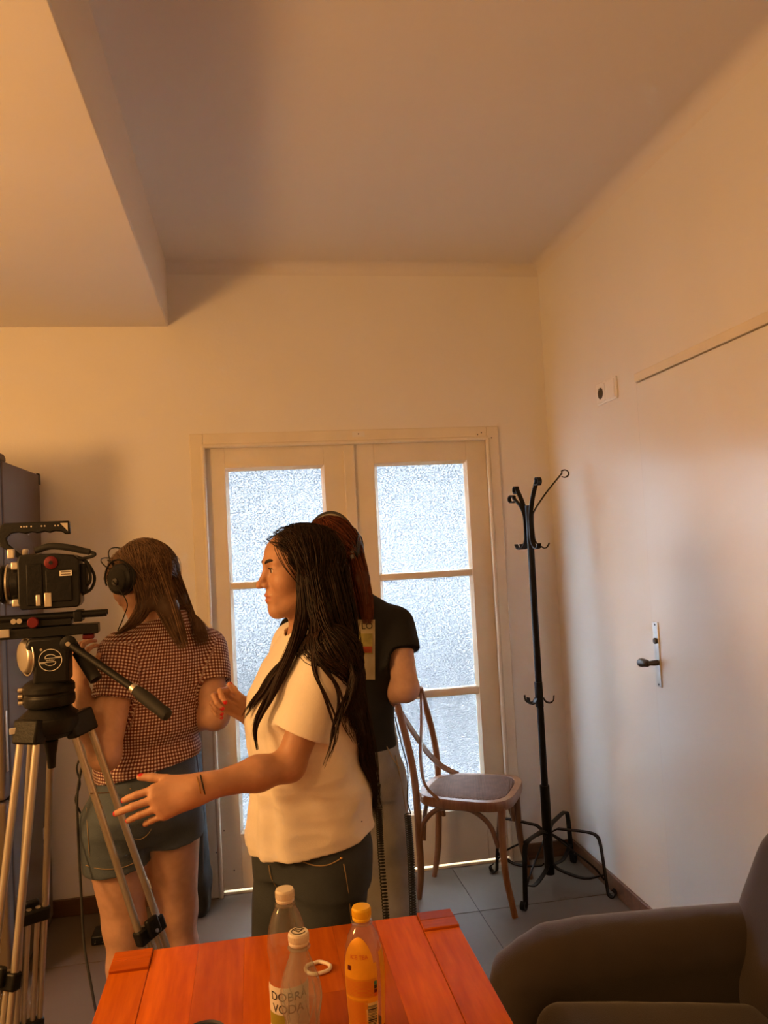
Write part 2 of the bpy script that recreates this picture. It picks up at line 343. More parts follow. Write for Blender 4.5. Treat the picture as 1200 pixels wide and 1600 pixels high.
for z in (.985, 1.205): MB().lathe([(.004, 0), (.004, -.0015)], (R-.0285, py_, z), 10, axis=(1, 0, 0)).build('screw', M['darkm'], pl)

# socket with a blank plate beside it
so = empty('wall_socket', (R, 3.06, 2.14), 'white double wall plate with a round socket beside the white door', 'socket')
MB().bb(R-.009, R, 2.966, 3.150, 2.097, 2.188).build('frame', M['white'], so, bevel=.003)
MB().bb(R-.0125, R-.008, 2.978, 3.060, 2.105, 2.180).build('blank_cover', M['white'], so, bevel=.002)
MB().bb(R-.0125, R-.008, 3.064, 3.140, 2.105, 2.180).build('socket_cover', M['white'], so, bevel=.002)
MB().lathe([(.024, 0), (.024, -.0012)], (R-.0125, 3.102, 2.142), 24, axis=(1, 0, 0)).build('socket_well', M['darkm'], so)
MB().lathe([(.004, 0), (.004, -.008)], (R-.0135, 3.102, 2.158), 10, axis=(1, 0, 0)).build('earth_pin', M['chrome'], so)
# ------------------------------------------------------------------ refrigerator
M['fridge'] = mat('dark_graphite_enamel', (.155, .118, .086), .6, var=.05, vscale=3, spec=.2)
fx1, fy0, fy1, fz = -.913, 3.165, 3.70, 1.945
fr = empty('refrigerator', (fx1-.3, 3.43, 0), 'tall dark grey refrigerator standing against the back wall', 'refrigerator')
MB().bb(fx1-.6, fx1, fy0, fy1, .03, fz).build('body', M['fridge'], fr, bevel=.006)
MB().bb(fx1-.598, fx1-.004, fy0-.012, fy0, .06, fz-.01).build('gasket', M['rubber'], fr)
fd = MB().bb(fx1-.6, fx1, fy0-.075, fy0-.012, .70, fz+.004).build('door', M['fridge'], fr, bevel=.012, seg=3)
MB().bb(fx1-.6, fx1, fy0-.075, fy0-.012, .05, .69).build('door', M['fridge'], fr, bevel=.012, seg=3)
hc = MB(); hc.prism([(fx1-.06, fy0+.06, fz), (fx1-.06, fy0-.06, fz), (fx1-.06, fy0-.06, fz+.028), (fx1-.06, fy0+.035, fz+.028), (fx1-.06, fy0+.055, fz+.018)], (.058, 0, 0)); hc.build('hinge_cap', M['fridge'], fr, bevel=.005)
MB().bb(fx1-.01, fx1+.002, fy1-.02, fy1+.01, fz-.045, fz+.004).build('rear_trim', M['black'], fr, bevel=.002)
hd = MB(); hd.bb(fx1, fx1+.006, fy0-.06, fy0-.045, .8, 1.02); hd.build('handle_strip', M['chrome'], fd, bevel=.002)
for z0, z1 in ((.395, .44), (.335, .375)): MB().bb(fx1, fx1+.0015, 3.575, 3.61, z0, z1).build('rating_sticker', M['paper'], fr)
for x in (fx1-.55, fx1-.05):
    for y in (fy0+.05, fy1-.05): MB().lathe([(.02, 0), (.02, .032)], (x, y, 0), 12).build('foot', M['black'], fr)

# ------------------------------------------------------------------ butcher-block table
M['oak'] = wood('orange_oiled_oak', (.66, .150, .002, 1), (.42, .072, .001, 1), .55, 1, 1.0, .0, spec=.12)
M['oakx'] = wood('orange_oiled_oak_block', (.56, .118, .002, 1), (.34, .058, .001, 1), .55, 0, 1.3, .0, spec=.12)
tx0, tx1, ty0, ty1, tz, tb = -.307, .390, .50, 1.708, .75, .075
tb_ = empty('table', ((tx0+tx1)/2, (ty0+ty1)/2, 0), 'orange oiled wooden block table with darker corner blocks', 'table')
g = .0012
xs_ = [tx0+tb+g]+[tx0+tb+(tx1-tx0-2*tb)*k/6 for k in range(1, 6)]+[tx1-tb-g]
random.seed(4)
for i in range(6):
    ys_ = [ty0]+sorted([ty0+.25+.3*random.random(), ty0+.72+.3*random.random()])+[ty1]
    for k in range(3):
        MB().bb(xs_[i]+.0001, xs_[i+1]-.0001, ys_[k]+.0001, ys_[k+1]-.0001, tz-.032, tz).build('plank', M['oak'], tb_, bevel=.0004, seg=1)
for x in (tx0, tx1-tb):
    MB().bb(x, x+tb, ty0+tb+g, ty1-tb-g, tz-.032, tz).build('plank', M['oak'], tb_, bevel=.0012, seg=1)
    for y in (ty0, ty1-tb):
        lg = MB().bb(x+.003, x+tb-.003, y+.003, y+tb-.003, 0, tz-.02).build('leg', M['oak'], tb_, bevel=.003)
        for k in range(2): MB().bb(x, x+tb, y+tb*k/2+.0003, y+tb*(k+1)/2-.0003, tz-.022, tz+.005).build('end_block', M['oakx'], lg, bevel=.0015)
ap = MB(); ap.bb(tx0+.07, tx1-.07, ty1-.045, ty1-.022, tz-.11, tz-.032); ap.bb(tx0+.07, tx1-.07, ty0+.022, ty0+.045, tz-.11, tz-.032)
ap.bb(tx0+.022, tx0+.045, ty0+.07, ty1-.07, tz-.11, tz-.032); ap.bb(tx1-.045, tx1-.022, ty0+.07, ty1-.07, tz-.11, tz-.032); ap.build('apron', M['oak'], tb_)

# ------------------------------------------------------------------ bentwood chair
M['bent'] = wood('brown_bentwood', (.30, .135, .052, 1), (.15, .055, .02, 1), .32, 2, 1.5, .4, .4)
def cane(m, nt, N, L, p, cr):
    tc = N.new('ShaderNodeTexCoord'); mp = N.new('ShaderNodeMapping'); mp.inputs['Rotation'].default_value = (0, 0, -.512+PI/4); mp.inputs['Scale'].default_value = (130, 130, 130); L.new(tc.outputs['Object'], mp.inputs[0])
    ck = N.new('ShaderNodeTexWave'); ck.inputs['Scale'].default_value = .5; ck.bands_direction = 'X'; L.new(mp.outputs[0], ck.inputs[0])
    c2 = N.new('ShaderNodeTexWave'); c2.inputs['Scale'].default_value = .5; c2.bands_direction = 'Y'; L.new(mp.outputs[0], c2.inputs[0])
    mu = N.new('ShaderNodeMath'); mu.operation = 'MULTIPLY'; L.new(ck.outputs['Fac'], mu.inputs[0]); L.new(c2.outputs['Fac'], mu.inputs[1])
    b = N.new('ShaderNodeBump'); b.inputs['Strength'].default_value = .8; b.inputs['Distance'].default_value = .004; L.new(mu.outputs[0], b.inputs['Height']); L.new(b.outputs[0], p.inputs['Normal'])
    mx = N.new('ShaderNodeMixRGB'); mx.blend_type = 'MULTIPLY'; mx.inputs[0].default_value = .75; L.new(cr.outputs[0], mx.inputs[1]); L.new(mu.outputs[0], mx.inputs[2])
    ad = N.new('ShaderNodeMixRGB'); ad.blend_type = 'ADD'; ad.inputs[0].default_value = .25; L.new(mx.outputs[0], ad.inputs[1]); L.new(cr.outputs[0], ad.inputs[2]); L.new(ad.outputs[0], p.inputs['Base Color'])
M['cane'] = mat('woven_cane', (.27, .14, .09), .6, spec=.2, var=.15, vscale=25, extra=cane)
def chair(cx, cy, th):
    fw = V(math.cos(th), math.sin(th), 0); lf = V(-fw[1], fw[0], 0); O = V(cx, cy, 0)
    P = lambda a, b, z: O+a*fw+b*lf+V(0, 0, z)
    c = empty('bentwood_chair', (cx, cy, 0), 'brown bentwood cross-back chair with a woven cane seat', 'chair')
    zs = .462
    # seat ring: rounded trapezoid
    def out(k, n=48):
        pts = []
        for i in range(n):
            a = 2*PI*i/n; ca, sa = math.cos(a), math.sin(a); e = 2/3.6
            x = math.copysign(abs(ca)**e, ca)*.215; w = .205+.018*(x/.215); y = math.copysign(abs(sa)**e, sa)*w
            pts.append((x*k, y*k))
        return pts
    sb = MB(); sb.rings([[P(a+.015, b, z) for a, b in out(k)] for k, z in ((.90, zs-.042), (.985, zs-.040), (1.0, zs-.030), (1.0, zs-.008), (.985, zs), (.86, zs+.001), (.83, zs-.004), (.80, zs-.004))])
    sb.build('seat_frame', M['bent'], c)
    sc = MB(); sc.rings([[P(a+.015, b, z) for a, b in out(k)] for k, z in ((.84, zs-.010), (.845, zs+.001), (.80, zs+.006), (.55, zs+.010), (.2, zs+.012), (.02, zs+.012))]); sc.build('seat', M['cane'], c)
    for s in (-1, 1):
        # back post and hind leg in one bend
        pth = bez([P(-.215, s*.119, 0), P(-.195, s*.135, .12), P(-.188, s*.158, .30), P(-.185, s*.172, .46), P(-.195, s*.178, .60), P(-.222, s*.178, .74), P(-.252, s*.172, .862)], 36)
        MB().tube(pth, [.0125+.0035*min(1, i/8) for i in range(len(pth))], 14).build('back_post', M['bent'], c)
        lg = bez([P(.185, s*.165, zs-.03), P(.183, s*.172, .34), P(.188, s*.181, .18), P(.222, s*.197, 0)], 24)
        MB().tube(lg, [.017-.0035*i/len(lg) for i in range(len(lg))], 14).build('leg', M['bent'], c)
        # curved side brace under the seat, from hind leg to fore leg
        br = bez([P(-.178, s*.160, .27), P(-.165, s*.160, .34), P(-.10, s*.162, .405), P(-.02, s*.165, .418), P(.06, s*.168, .412), P(.13, s*.170, .36), P(.165, s*.174, .27)], 30)
        MB().tube(br, .0105, 12).build('side_brace', M['bent'], c)
        # brace under the front / back corners
        # crossing back slat, from the top of one post to the rear seat corner of the other side
        xb = bez([P(-.248, s*.158, .835), P(-.222, s*.055, .715), P(-.196, -s*.065, .590), P(-.155, -s*.150, .505), P(-.085, -s*.188, .455)], 30)
        xb = [q+fw*(.006*s) for q in xb]
        MB().tube(xb, None, sq=(.0115, .006), up=fw).build('cross_slat', M['bent'], c)
    for f0 in (.165, -.165):
        w = .162; br = bez([P(f0, -w, .27), P(f0, -w+.03, .365), P(f0, -.07, .412), P(f0, .07, .412), P(f0, w-.03, .365), P(f0, w, .27)], 28)
        MB().tube(br, .010, 12).build('arched_brace', M['bent'], c)
    tr = bez([P(-.252, -.182, .845), P(-.278, -.09, .858), P(-.288, 0, .862), P(-.278, .09, .858), P(-.252, .182, .845)], 24)
    MB().tube(tr, None, sq=(.0085, .026), up=V(0, 0, 1)).build('top_rail', M['bent'], c, bevel=.005)
    return c
chair(.902, 3.475, -.512)

# ------------------------------------------------------------------ coat stand
cs0 = V(1.25, 3.445, 0)
cs = empty('coat_stand', tuple(cs0), 'black wrought-iron coat stand with curled hooks in the room corner', 'coat stand')
MB().cyl(cs0+V(0, 0, .06), cs0+V(.004, 0, 1.70), .0155, n=20).build('pole', M['blackm'], cs)
for z0, z1, r_ in ((.05, .44, .0215), (.79, .90, .0185)): MB().cyl(cs0+V(0, 0, z0), cs0+V(0, 0, z1), r_, n=20).build('sleeve', M['blackm'], cs)
FEET = [(-.182, -.189), (.182, .185), (.187, -.183), (-.188, .185)]
for fx_, fy_ in FEET:
    d = nrm(V(fx_, fy_, 0)); rr = math.hypot(fx_, fy_)
    Q = lambda r_, z: cs0+d*r_+V(0, 0, z)
    up = np.cross(d, V(0, 0, 1))
    pth = [Q(.018, .235)]+bez([Q(.05, .255), Q(rr-.075, .262), Q(rr-.03, .250), Q(rr-.018, .215)], 14)+bez([Q(rr-.014, .18), Q(rr-.004, .08), Q(rr, .03), Q(rr+.004, .012), Q(rr+.018, .003), Q(rr+.032, .012), Q(rr+.034, .028), Q(rr+.022, .038)], 24)
    lg = MB().tube(pth, None, sq=(.0028, .0105), up=up).build('leg', M['blackm'], cs)
    MB().tube(bez([Q(.018, .095), Q(.05, .075), Q(rr-.10, .06), Q(rr-.006, .095)], 14), None, sq=(.0028, .009), up=up).build('lower_brace', M['blackm'], lg)
    MB().tube(bez([Q(.02, .225), Q(.09, .185), Q(rr-.06, .12), Q(rr-.01, .07)], 12), .0042, 8).build('stay_rod', M['blackm'], lg)
# big curled arms
for (px, py), yy, sgn in (((882, 738), 3.36, 1), ((800, 778), 3.53, -1), ((840, 750), 3.335, 1), ((806, 764), 3.555, -1)):
    tip = at(px, py, Y=yy); d = tip-cs0; d[2] = 0; rr = np.linalg.norm(d); d = d/rr; zt = tip[2]; up = np.cross(d, V(0, 0, 1))
    Q = lambda r_, z: cs0+d*r_+V(0, 0, z)
    stem = bez([Q(.05, 1.515-.01), Q(.026, 1.535), Q(.021, 1.58), Q(.021, 1.64), Q(.03, 1.675), Q(rr*.5, (zt+1.675)/2-.005), Q(rr-.012, zt-.004)], 30)
    c0 = Q(rr, zt-.006); cr_ = .0165
    curl = [c0+d*(cr_*math.sin(a))*1.1+V(0, 0, cr_*math.cos(a)) for a in np.linspace(-.7, 3.9, 18)]
    MB().tube(stem+curl, None, sq=(.0024, .0105), up=up).build('arm', M['blackm'], cs)
    # lower hook at the foot of each arm
    hk = bez([Q(.05, 1.512), Q(.062, 1.503), Q(.076, 1.506), Q(.088, 1.525)], 10); MB().tube(hk, None, sq=(.0024, .0105), up=up).build('hook', M['blackm'], cs)
for a in (-2.75, -.45, 1.15, 2.6):
    d = V(math.cos(a), math.sin(a), 0); Q = lambda r_, z: cs0+d*r_+V(0, 0, z); up = np.cross(d, V(0, 0, 1))
    MB().tube(bez([Q(.018, .83), Q(.03, .812), Q(.048, .808), Q(.062, .818), Q(.066, .84)], 14), None, sq=(.0024, .009), up=up).build('hook', M['blackm'], cs)

# ------------------------------------------------------------------ tall padded case by the door, charger on the floor
# ------------------------------------------------------------------ implicit-surface modeller (for upholstery and people)
class Prim:
    __slots__ = ('fn', 'k', 'op')
    def __init__(s, fn, k=.01, op='u'): s.fn = fn; s.k = k; s.op = op
def cap(a, b, ra, rb=None, k=.01, op='u', side=None, sq=1.):
    """tapered capsule; side/sq flatten it across one direction"""
    a = np.array(a, np.float32); b = np.array(b, np.float32); rb = ra if rb is None else rb; ab = b-a; l2 = float(ab@ab)+1e-12
    sd = None if side is None else np.array(nrm(side), np.float32)
    def fn(P):
        q = P-a; t = np.clip(q@ab/l2, 0, 1); q = q-t[:, None]*ab
        if sd is not None: q = q+sd*((q@sd)*(1/sq-1))[:, None]
        return (np.sqrt((q*q).sum(1))-(ra+t*(rb-ra)))*min(1, sq)
    return Prim(fn, k, op)
def ell(c, r, F=None, k=.01, op='u'):
    c = np.array(c, np.float32); r = np.array(r, np.float32); F = None if F is None else np.array(F, np.float32); m = float(r.min())
    def fn(P):
        q = P-c
        if F is not None: q = q@F
        q = q/r; k0 = np.sqrt((q*q).sum(1)); k1 = np.sqrt(((q/r)**2).sum(1))+1e-6
        return np.where(k0 < .5, (k0-1)*m, k0*(k0-1)/k1)
    return Prim(fn, k, op)
def rbox(c, h, r, F=None, k=.01, op='u'):
    c = np.array(c, np.float32); h = np.array(h, np.float32)-r; F = None if F is None else np.array(F, np.float32)
    def fn(P):
        q = P-c
        if F is not None: q = q@F
        q = np.abs(q)-h
        return np.sqrt((np.maximum(q, 0)**2).sum(1))+np.minimum(q.max(1), 0)-r
    return Prim(fn, k, op)
def loft(st, k=.02, op='u', n=2.25, capr=.0):
    """upright trunk: stations (z, cx, cy, half width, half depth, facing angle); the facing angle is that of the front"""
    A = np.array(sorted(st), np.float32); Z = A[:, 0]
    zz = np.linspace(Z[0], Z[-1], 120)
    # smooth interpolation of stations
    cols = []
    for j in range(1, 6):
        y = np.interp(zz, Z, A[:, j]); kk = np.array([1, 2, 3, 2, 1])/9.; yp = np.pad(y, 2, mode='edge'); y2 = np.convolve(yp, kk, 'valid'); cols.append(y2)
    def fn(P):
        z = P[:, 2]; c = [np.interp(z, zz, y).astype(np.float32) for y in cols]
        dx = P[:, 0]-c[0]; dy = P[:, 1]-c[1]; ca = np.cos(c[4]); sa = np.sin(c[4])
        fw = dx*ca+dy*sa; sd = -dx*sa+dy*ca
        e = (np.abs(sd)/c[2])**n+(np.abs(fw)/c[3])**n
        d = (e**(1/n)-1)*np.minimum(c[2], c[3])
        return np.maximum(d, np.maximum(z-Z[-1], Z[0]-z))
    return Prim(fn, k, op)
def disp(p, fold): return Prim(lambda P: p.fn(P)+fold(P), p.k, p.op)
def smin(a, b, k):
    h = np.maximum(k-np.abs(a-b), 0)/k
    return np.minimum(a, b)-h*h*k*.25
def ev(prims, P, dst=None):
    d = np.full(len(P), 9., np.float32)
    for p in prims:
        v = p.fn(P)
        if p.op == 'u': d = smin(d, v, p.k)
        elif p.op == 's': d = -smin(-d, v, p.k)
        else: d = -smin(-d, -v, p.k)          # intersect
    return d if dst is None else d+dst(P)
def polygonise(prims, lo, hi, h, dst=None, amp=0.):
    """surface nets over the sparse blocks that the surface crosses"""
    lo = np.array(lo, np.float32); hi = np.array(hi, np.float32); B = 16
    nb = np.ceil((hi-lo)/(h*B)).astype(int); rb = h*B*math.sqrt(3)/2
    g = np.stack(np.meshgrid(*[np.arange(n) for n in nb], indexing='ij'), -1).reshape(-1, 3)
    C = (lo+(g+.5)*h*B).astype(np.float32)
    pv = [p.fn(C) for p in prims]
    d = np.full(len(C), 9., np.float32)
    for p, v in zip(prims, pv):
        if p.op == 'u': d = smin(d, v, p.k)
        elif p.op == 's': d = -smin(-d, v, p.k)
        else: d = -smin(-d, -v, p.k)
    act = np.where(np.abs(d) < rb*1.3+amp)[0]
    N = nb*B+2; ax = np.arange(B+1)
    L = np.stack(np.meshgrid(ax, ax, ax, indexing='ij'), -1).reshape(-1, 3)
    cid, cpos, qs = [], [], []
    st = np.array([N[1]*N[2], N[2], 1], np.int64)
    offs = [np.array(o) for o in ((0, 0, 0), (1, 0, 0), (0, 1, 0), (0, 0, 1), (1, 1, 0), (1, 0, 1), (0, 1, 1), (1, 1, 1))]
    pairs = [(0, 1), (0, 2), (0, 3), (1, 4), (1, 5), (2, 4), (2, 6), (3, 5), (3, 6), (4, 7), (5, 7), (6, 7)]
    for b in act:
        base = g[b]*B
        P = (lo+(base+L)*h).astype(np.float32)
        lim = rb+.03+amp
        sub = [p for p, v in zip(prims, pv) if v[b] < lim+p.k or p.op == 'i']
        if not sub: continue
        D_ = ev(sub, P, dst).reshape(B+1, B+1, B+1)
        if D_.min() > 0 or D_.max() < 0: continue
        sg = D_ < 0
        v8 = [D_[o[0]:B+o[0], o[1]:B+o[1], o[2]:B+o[2]] for o in offs]
        cnt = sum((v < 0).astype(np.int8) for v in v8); m = (cnt > 0) & (cnt < 8)
        ijk = np.argwhere(m)
        if len(ijk):
            vals = np.stack([v[m] for v in v8], 1); acc = np.zeros((len(ijk), 3)); num = np.zeros(len(ijk))
            for a, c in pairs:
                cr = (vals[:, a] < 0) != (vals[:, c] < 0); t = vals[:, a]/(vals[:, a]-vals[:, c]+1e-12)
                pt = offs[a]+t[:, None]*(offs[c]-offs[a]); acc += np.where(cr[:, None], pt, 0); num += cr
            cid.append(((ijk+base) @ st)); cpos.append(lo+(ijk+base+acc/num[:, None])*h)
        for axn in range(3):
            e = np.zeros(3, int); e[axn] = 1
            s0 = sg[:B, :B, :B]; s1 = sg[e[0]:B+e[0], e[1]:B+e[1], e[2]:B+e[2]]
            x = np.argwhere(s0 != s1)
            if not len(x): continue
            u = np.zeros(3, int); u[(axn+1) % 3] = 1; w = np.zeros(3, int); w[(axn+2) % 3] = 1
            gx = x+base; flip = s0[x[:, 0], x[:, 1], x[:, 2]]
            q = np.stack([gx @ st, (gx-u) @ st, (gx-u-w) @ st, (gx-w) @ st], 1)
            q = np.where(flip[:, None], q, q[:, ::-1]); qs.append(q)
    cid = np.concatenate(cid); cpos = np.concatenate(cpos); qs = np.concatenate(qs)
    o = np.argsort(cid); cid = cid[o]; cpos = cpos[o]
    idx = np.clip(np.searchsorted(cid, qs), 0, len(cid)-1); ok = (cid[idx] == qs).all(1)
    return cpos, idx[ok]
def qmesh(name, v, q, smooth_it=0):
    v = np.asarray(v, np.float32)
    me = bpy.data.meshes.new(name); me.vertices.add(len(v)); me.vertices.foreach_set('co', v.ravel())
    n = q.shape[1]; me.loops.add(len(q)*n); me.loops.foreach_set('vertex_index', q.ravel().astype(np.int32)); me.polygons.add(len(q))
    me.polygons.foreach_set('loop_start', np.arange(len(q), dtype=np.int32)*n); me.update(calc_edges=True); me.validate(); return me
def relax(v, q, it=1, lam=.5):
    E_ = np.concatenate([q[:, [0, 1]], q[:, [1, 2]], q[:, [2, 3]], q[:, [3, 0]]])
    for _ in range(it):
        s = np.zeros_like(v); c = np.bincount(E_[:, 0], minlength=len(v))
        for j in range(3): s[:, j] = np.bincount(E_[:, 0], weights=v[E_[:, 1], j], minlength=len(v))
        v = v+lam*(s/np.maximum(c, 1)[:, None]-v)
    return v
def blob(name, prims, lo, hi, h, mat_, parent=None, dst=None, amp=0., it=1, loc=None, color=None):
    v, q = polygonise(prims, lo, hi, h, dst, amp); v = relax(v, q, it)
    me = qmesh(name, v, q)
    if color is not None:
        a = me.attributes.new('tint', 'FLOAT_COLOR', 'POINT'); a.data.foreach_set('color', color(v).astype(np.float32).ravel())
    return link_mesh(name, me, mat_, parent, True, loc)
def wav(P, d, f, ph=0.): return np.sin((P @ np.array(d, np.float32))*f+ph)
_vr = np.random.RandomState(3); _tab = _vr.rand(64, 64, 64).astype(np.float32)
def vnoise(P, f):
    q = P*f+100; i = np.floor(q).astype(int); t = q-i; t = t*t*(3-2*t); i &= 63; j = (i+1) & 63
    x0, y0, z0 = i.T; x1, y1, z1 = j.T; a, b, c = t.T
    T = _tab
    return ((T[x0, y0, z0]*(1-a)+T[x1, y0, z0]*a)*(1-b)+(T[x0, y1, z0]*(1-a)+T[x1, y1, z0]*a)*b)*(1-c)+((T[x0, y0, z1]*(1-a)+T[x1, y0, z1]*a)*(1-b)+(T[x0, y1, z1]*(1-a)+T[x1, y1, z1]*a)*b)*c-.5

# ------------------------------------------------------------------ armchair
M['velvet'] = mat('taupe_velvet', (.036, .025, .018), .85, var=.14, vscale=5, bump=.12, bscale=350, sheen=.3)
ac = empty('armchair', (1.0, 1.55, 0), 'dark taupe velvet armchair against the right wall', 'armchair')
for y, nm in ((1.965, 'armrest'), (1.085, 'armrest')):
    pr = [cap((.615, y, .12), (.615, y, .40), .082, .082, side=(0, 1, 0), sq=.98)]
    pp = [(.615, y, .40), (.630, y, .436), (.662, y, .458), (.71, y, .480), (.80, y, .484), (1.05, y, .474), (1.34, y, .460)]
    for a, b in zip(pp, pp[1:]): pr.append(cap(a, b, .082, k=.004))
    pr.append(rbox((.97, y, .28), (.40, .078, .20), .03, k=.03))
    blob(nm, pr, (.50, y-.11, .02), (1.48, y+.11, .66), .009, M['velvet'], ac, lambda P: .0016*vnoise(P, 9), .01, 2)
pr = []
for y0, y1 in ((1.02, 2.03),):
    for z, x, r_ in ((.20, 1.30, .13), (.36, 1.298, .132), (.47, 1.325, .12), (.565, 1.358, .10), (.66, 1.395, .078)): pr.append(cap((x, y0+r_, z), (x, y1-r_, z), r_, k=.08))
blob('backrest', pr, (1.14, .98, .06), (1.48, 2.06, .98), .011, M['velvet'], ac, lambda P: .002*vnoise(P, 7), .01, 2)
ct, st_ = math.cos(.15), math.sin(.15)
blob('seat_cushion', [rbox((.90, 1.525, .325), (.30, .355, .085), .06, np.array([[ct, 0, st_], [0, 1, 0], [-st_, 0, ct]]))], (.54, 1.15, .16), (1.27, 1.9, .50), .01, M['velvet'], ac, lambda P: -.016*np.exp(-(((P[:, 0]-.91)/.26)**2+((P[:, 1]-1.525)/.28)**2))*(P[:, 2] > .33)+.003*vnoise(P, 12), .02, 2)
blob('base', [rbox((.95, 1.525, .17), (.36, .36, .10), .03)], (.5, 1.1, .02), (1.35, 1.95, .3), .012, M['velvet'], ac)
for x in (.66, 1.36):
    for y in (1.08, 1.97): MB().lathe([(.018, 0), (.024, .09)], (x, y, 0), 14).build('leg', M['base'], ac)
# ------------------------------------------------------------------ tripod with fluid head
def text_mesh(txt, size, extr=.0003):
    c = bpy.data.curves.new('txt', 'FONT'); c.body = txt; c.size = size; c.extrude = extr; c.align_x = 'CENTER'; c.align_y = 'CENTER'; c.resolution_u = 3
    o = bpy.data.objects.new('txt', c); COL.objects.link(o); dg = bpy.context.evaluated_depsgraph_get(); me = bpy.data.meshes.new_from_object(o.evaluated_get(dg)); bpy.data.objects.remove(o); return me
def put_text(name, txt, size, pos, right, up, mat_, parent, extr=.0003):
    me = text_mesh(txt, size, extr); r_ = nrm(right); u_ = nrm(up); n_ = np.cross(r_, u_)
    me.transform(Matrix([[r_[0], u_[0], n_[0], pos[0]], [r_[1], u_[1], n_[1], pos[1]], [r_[2], u_[2], n_[2], pos[2]], [0, 0, 0, 1]]))
    return link_mesh(name, me, mat_, parent, False)
T0 = at(78, 1112, d=2.13); TX, TY, TZ = T0
T0 = V(TX, TY, 0)
tri = empty('camera_tripod', (TX, TY, 0), 'silver and black twin-tube camera tripod with fluid head and pan bars', 'tripod')
CL = [at(232, 1447, Z=.55), at(52, 1424, Z=.55), at(6, 1522, Z=.55)]   # upper clamps of the three legs
HZ = TZ-.025
M['label'] = M['paper']
for i, c in enumerate(CL):
    d = c-T0; d[2] = 0; d = nrm(d); sd = V(-d[1], d[0], 0)
    if i == 0: sd = nrm(rotz(-.75) @ sd)
    hinge = T0+d*.072+V(0, 0, HZ)
    ax = nrm(c-hinge); sd = nrm(sd-ax*(sd@ax)); nl = np.cross(sd, ax)
    lc = np.linalg.norm(c-hinge)
    foot = hinge+ax*((HZ-.02)/-ax[2]); low = hinge+ax*(lc*1.62)
    lg = empty('leg', (0, 0, 0)); lg.parent = tri; lg.location = (0, 0, 0)
    F_ = np.stack([sd, nl, ax], 1)
    # hinge block
    hb = MB(); hb.box(hinge+ax*.012, (.078, .040, .062), F_); hb.build('hinge_block', M['black'], lg, bevel=.006)
    for s in (-1, 1):
        MB().cyl(hinge+sd*s*.026+ax*.035, c+sd*s*.033, .0098, n=18).build('tube', M['alu'], lg)
        MB().cyl(c+sd*s*.033+ax*.02, low+sd*s*.033, .0086, n=16).build('tube', M['alu'], lg)
        MB().cyl(c+sd*s*.0125-ax*.01, low+sd*s*.0125+ax*.02, .0074, n=14).build('tube', M['alu'], lg)
        MB().cyl(low+sd*s*.0125, foot+sd*s*.0125-ax*.03, .0070, n=14).build('tube', M['alu'], lg)
        MB().box(low+sd*s*.036+ax*.034, (.008, .018, .018), F_).build('lock_lever', M['red'], lg, bevel=.003)
    cm = MB(); cm.box(c+ax*.012, (.092, .030, .042), F_); cm.box(c-nl*.018+ax*.0, (.040, .018, .048), F_); cm.build('clamp', M['black'], lg, bevel=.006)
    MB().lathe([(.005, 0), (.005, .004)], c+sd*.040-nl*.0155 if False else c+nl*(-.028)+ax*.012, 12, axis=-nl).build('clamp_bolt', M['chrome'], lg)
    c2 = MB(); c2.box(low+ax*.004, (.088, .026, .026), F_); c2.box(low+ax*.028, (.040, .022, .030), F_); c2.build('lower_clamp', M['black'], lg, bevel=.004)
    ft = MB(); ft.box(foot-ax*.03, (.040, .020, .030), F_); ft.lathe([(.024, -.018), (.026, -.008), (.016, .006), (.009, .014)], foot+V(0, 0, .0), 18); ft.build('foot', M['rubber'], lg)
# crown and bowl
cr = MB(); cr.lathe([(.030, -.055), (.052, -.050), (.078, -.034), (.082, -.01), (.080, .004), (.060, .020), (.052, .03)], (TX, TY, HZ+.01), 36)
crown = cr.build('crown', M['black'], tri, bevel=.002)
for q, (px, py) in enumerate(((23, 1142),)):
    p = at(px, py, d=2.05); MB().box(p, (.026, .002, .016), rotz(.5)).build('name_tag', M['paper'], crown, bevel=.001)
lv = MB(); lv.lathe([(.020, 0), (.013, -.04), (.010, -.075)], (TX, TY, HZ-.05), 16); lv.build('bowl_clamp', M['black'], tri, bevel=.003)
HB = HZ+.038                                   # base of the fluid head
hd = MB(); hd.lathe([(.046, 0), (.063, .006), (.066, .016), (.066, .032), (.063, .035), (.063, .040), (.066, .043), (.066, .058), (.060, .066), (.048, .074)], (TX, TY, HB), 40)
pan = hd.build('pan_base', M['black'], tri, bevel=.0015)
fw_ = V(-.995, -.10, 0); fw_ = nrm(fw_); sd_ = V(fw_[1], -fw_[0], 0)      # lens direction; side facing the photographer
if sd_[1] > 0: sd_ = -sd_
HT = HB+.112
Fh = np.stack([fw_, -sd_, V(0, 0, 1)], 1)
tl = MB(); prof = [(-.056, -.046), (-.058, .062), (-.040, .078), (.040, .078), (.050, .060), (.044, .035), (.028, .012), (.034, -.046)]
tl.prism([T0+fw_*a+sd_*.048+V(0, 0, HT+b) for a, b in prof], -sd_*.096); tilt = tl.build('tilt_head', M['black'], tri, bevel=.008, seg=3)
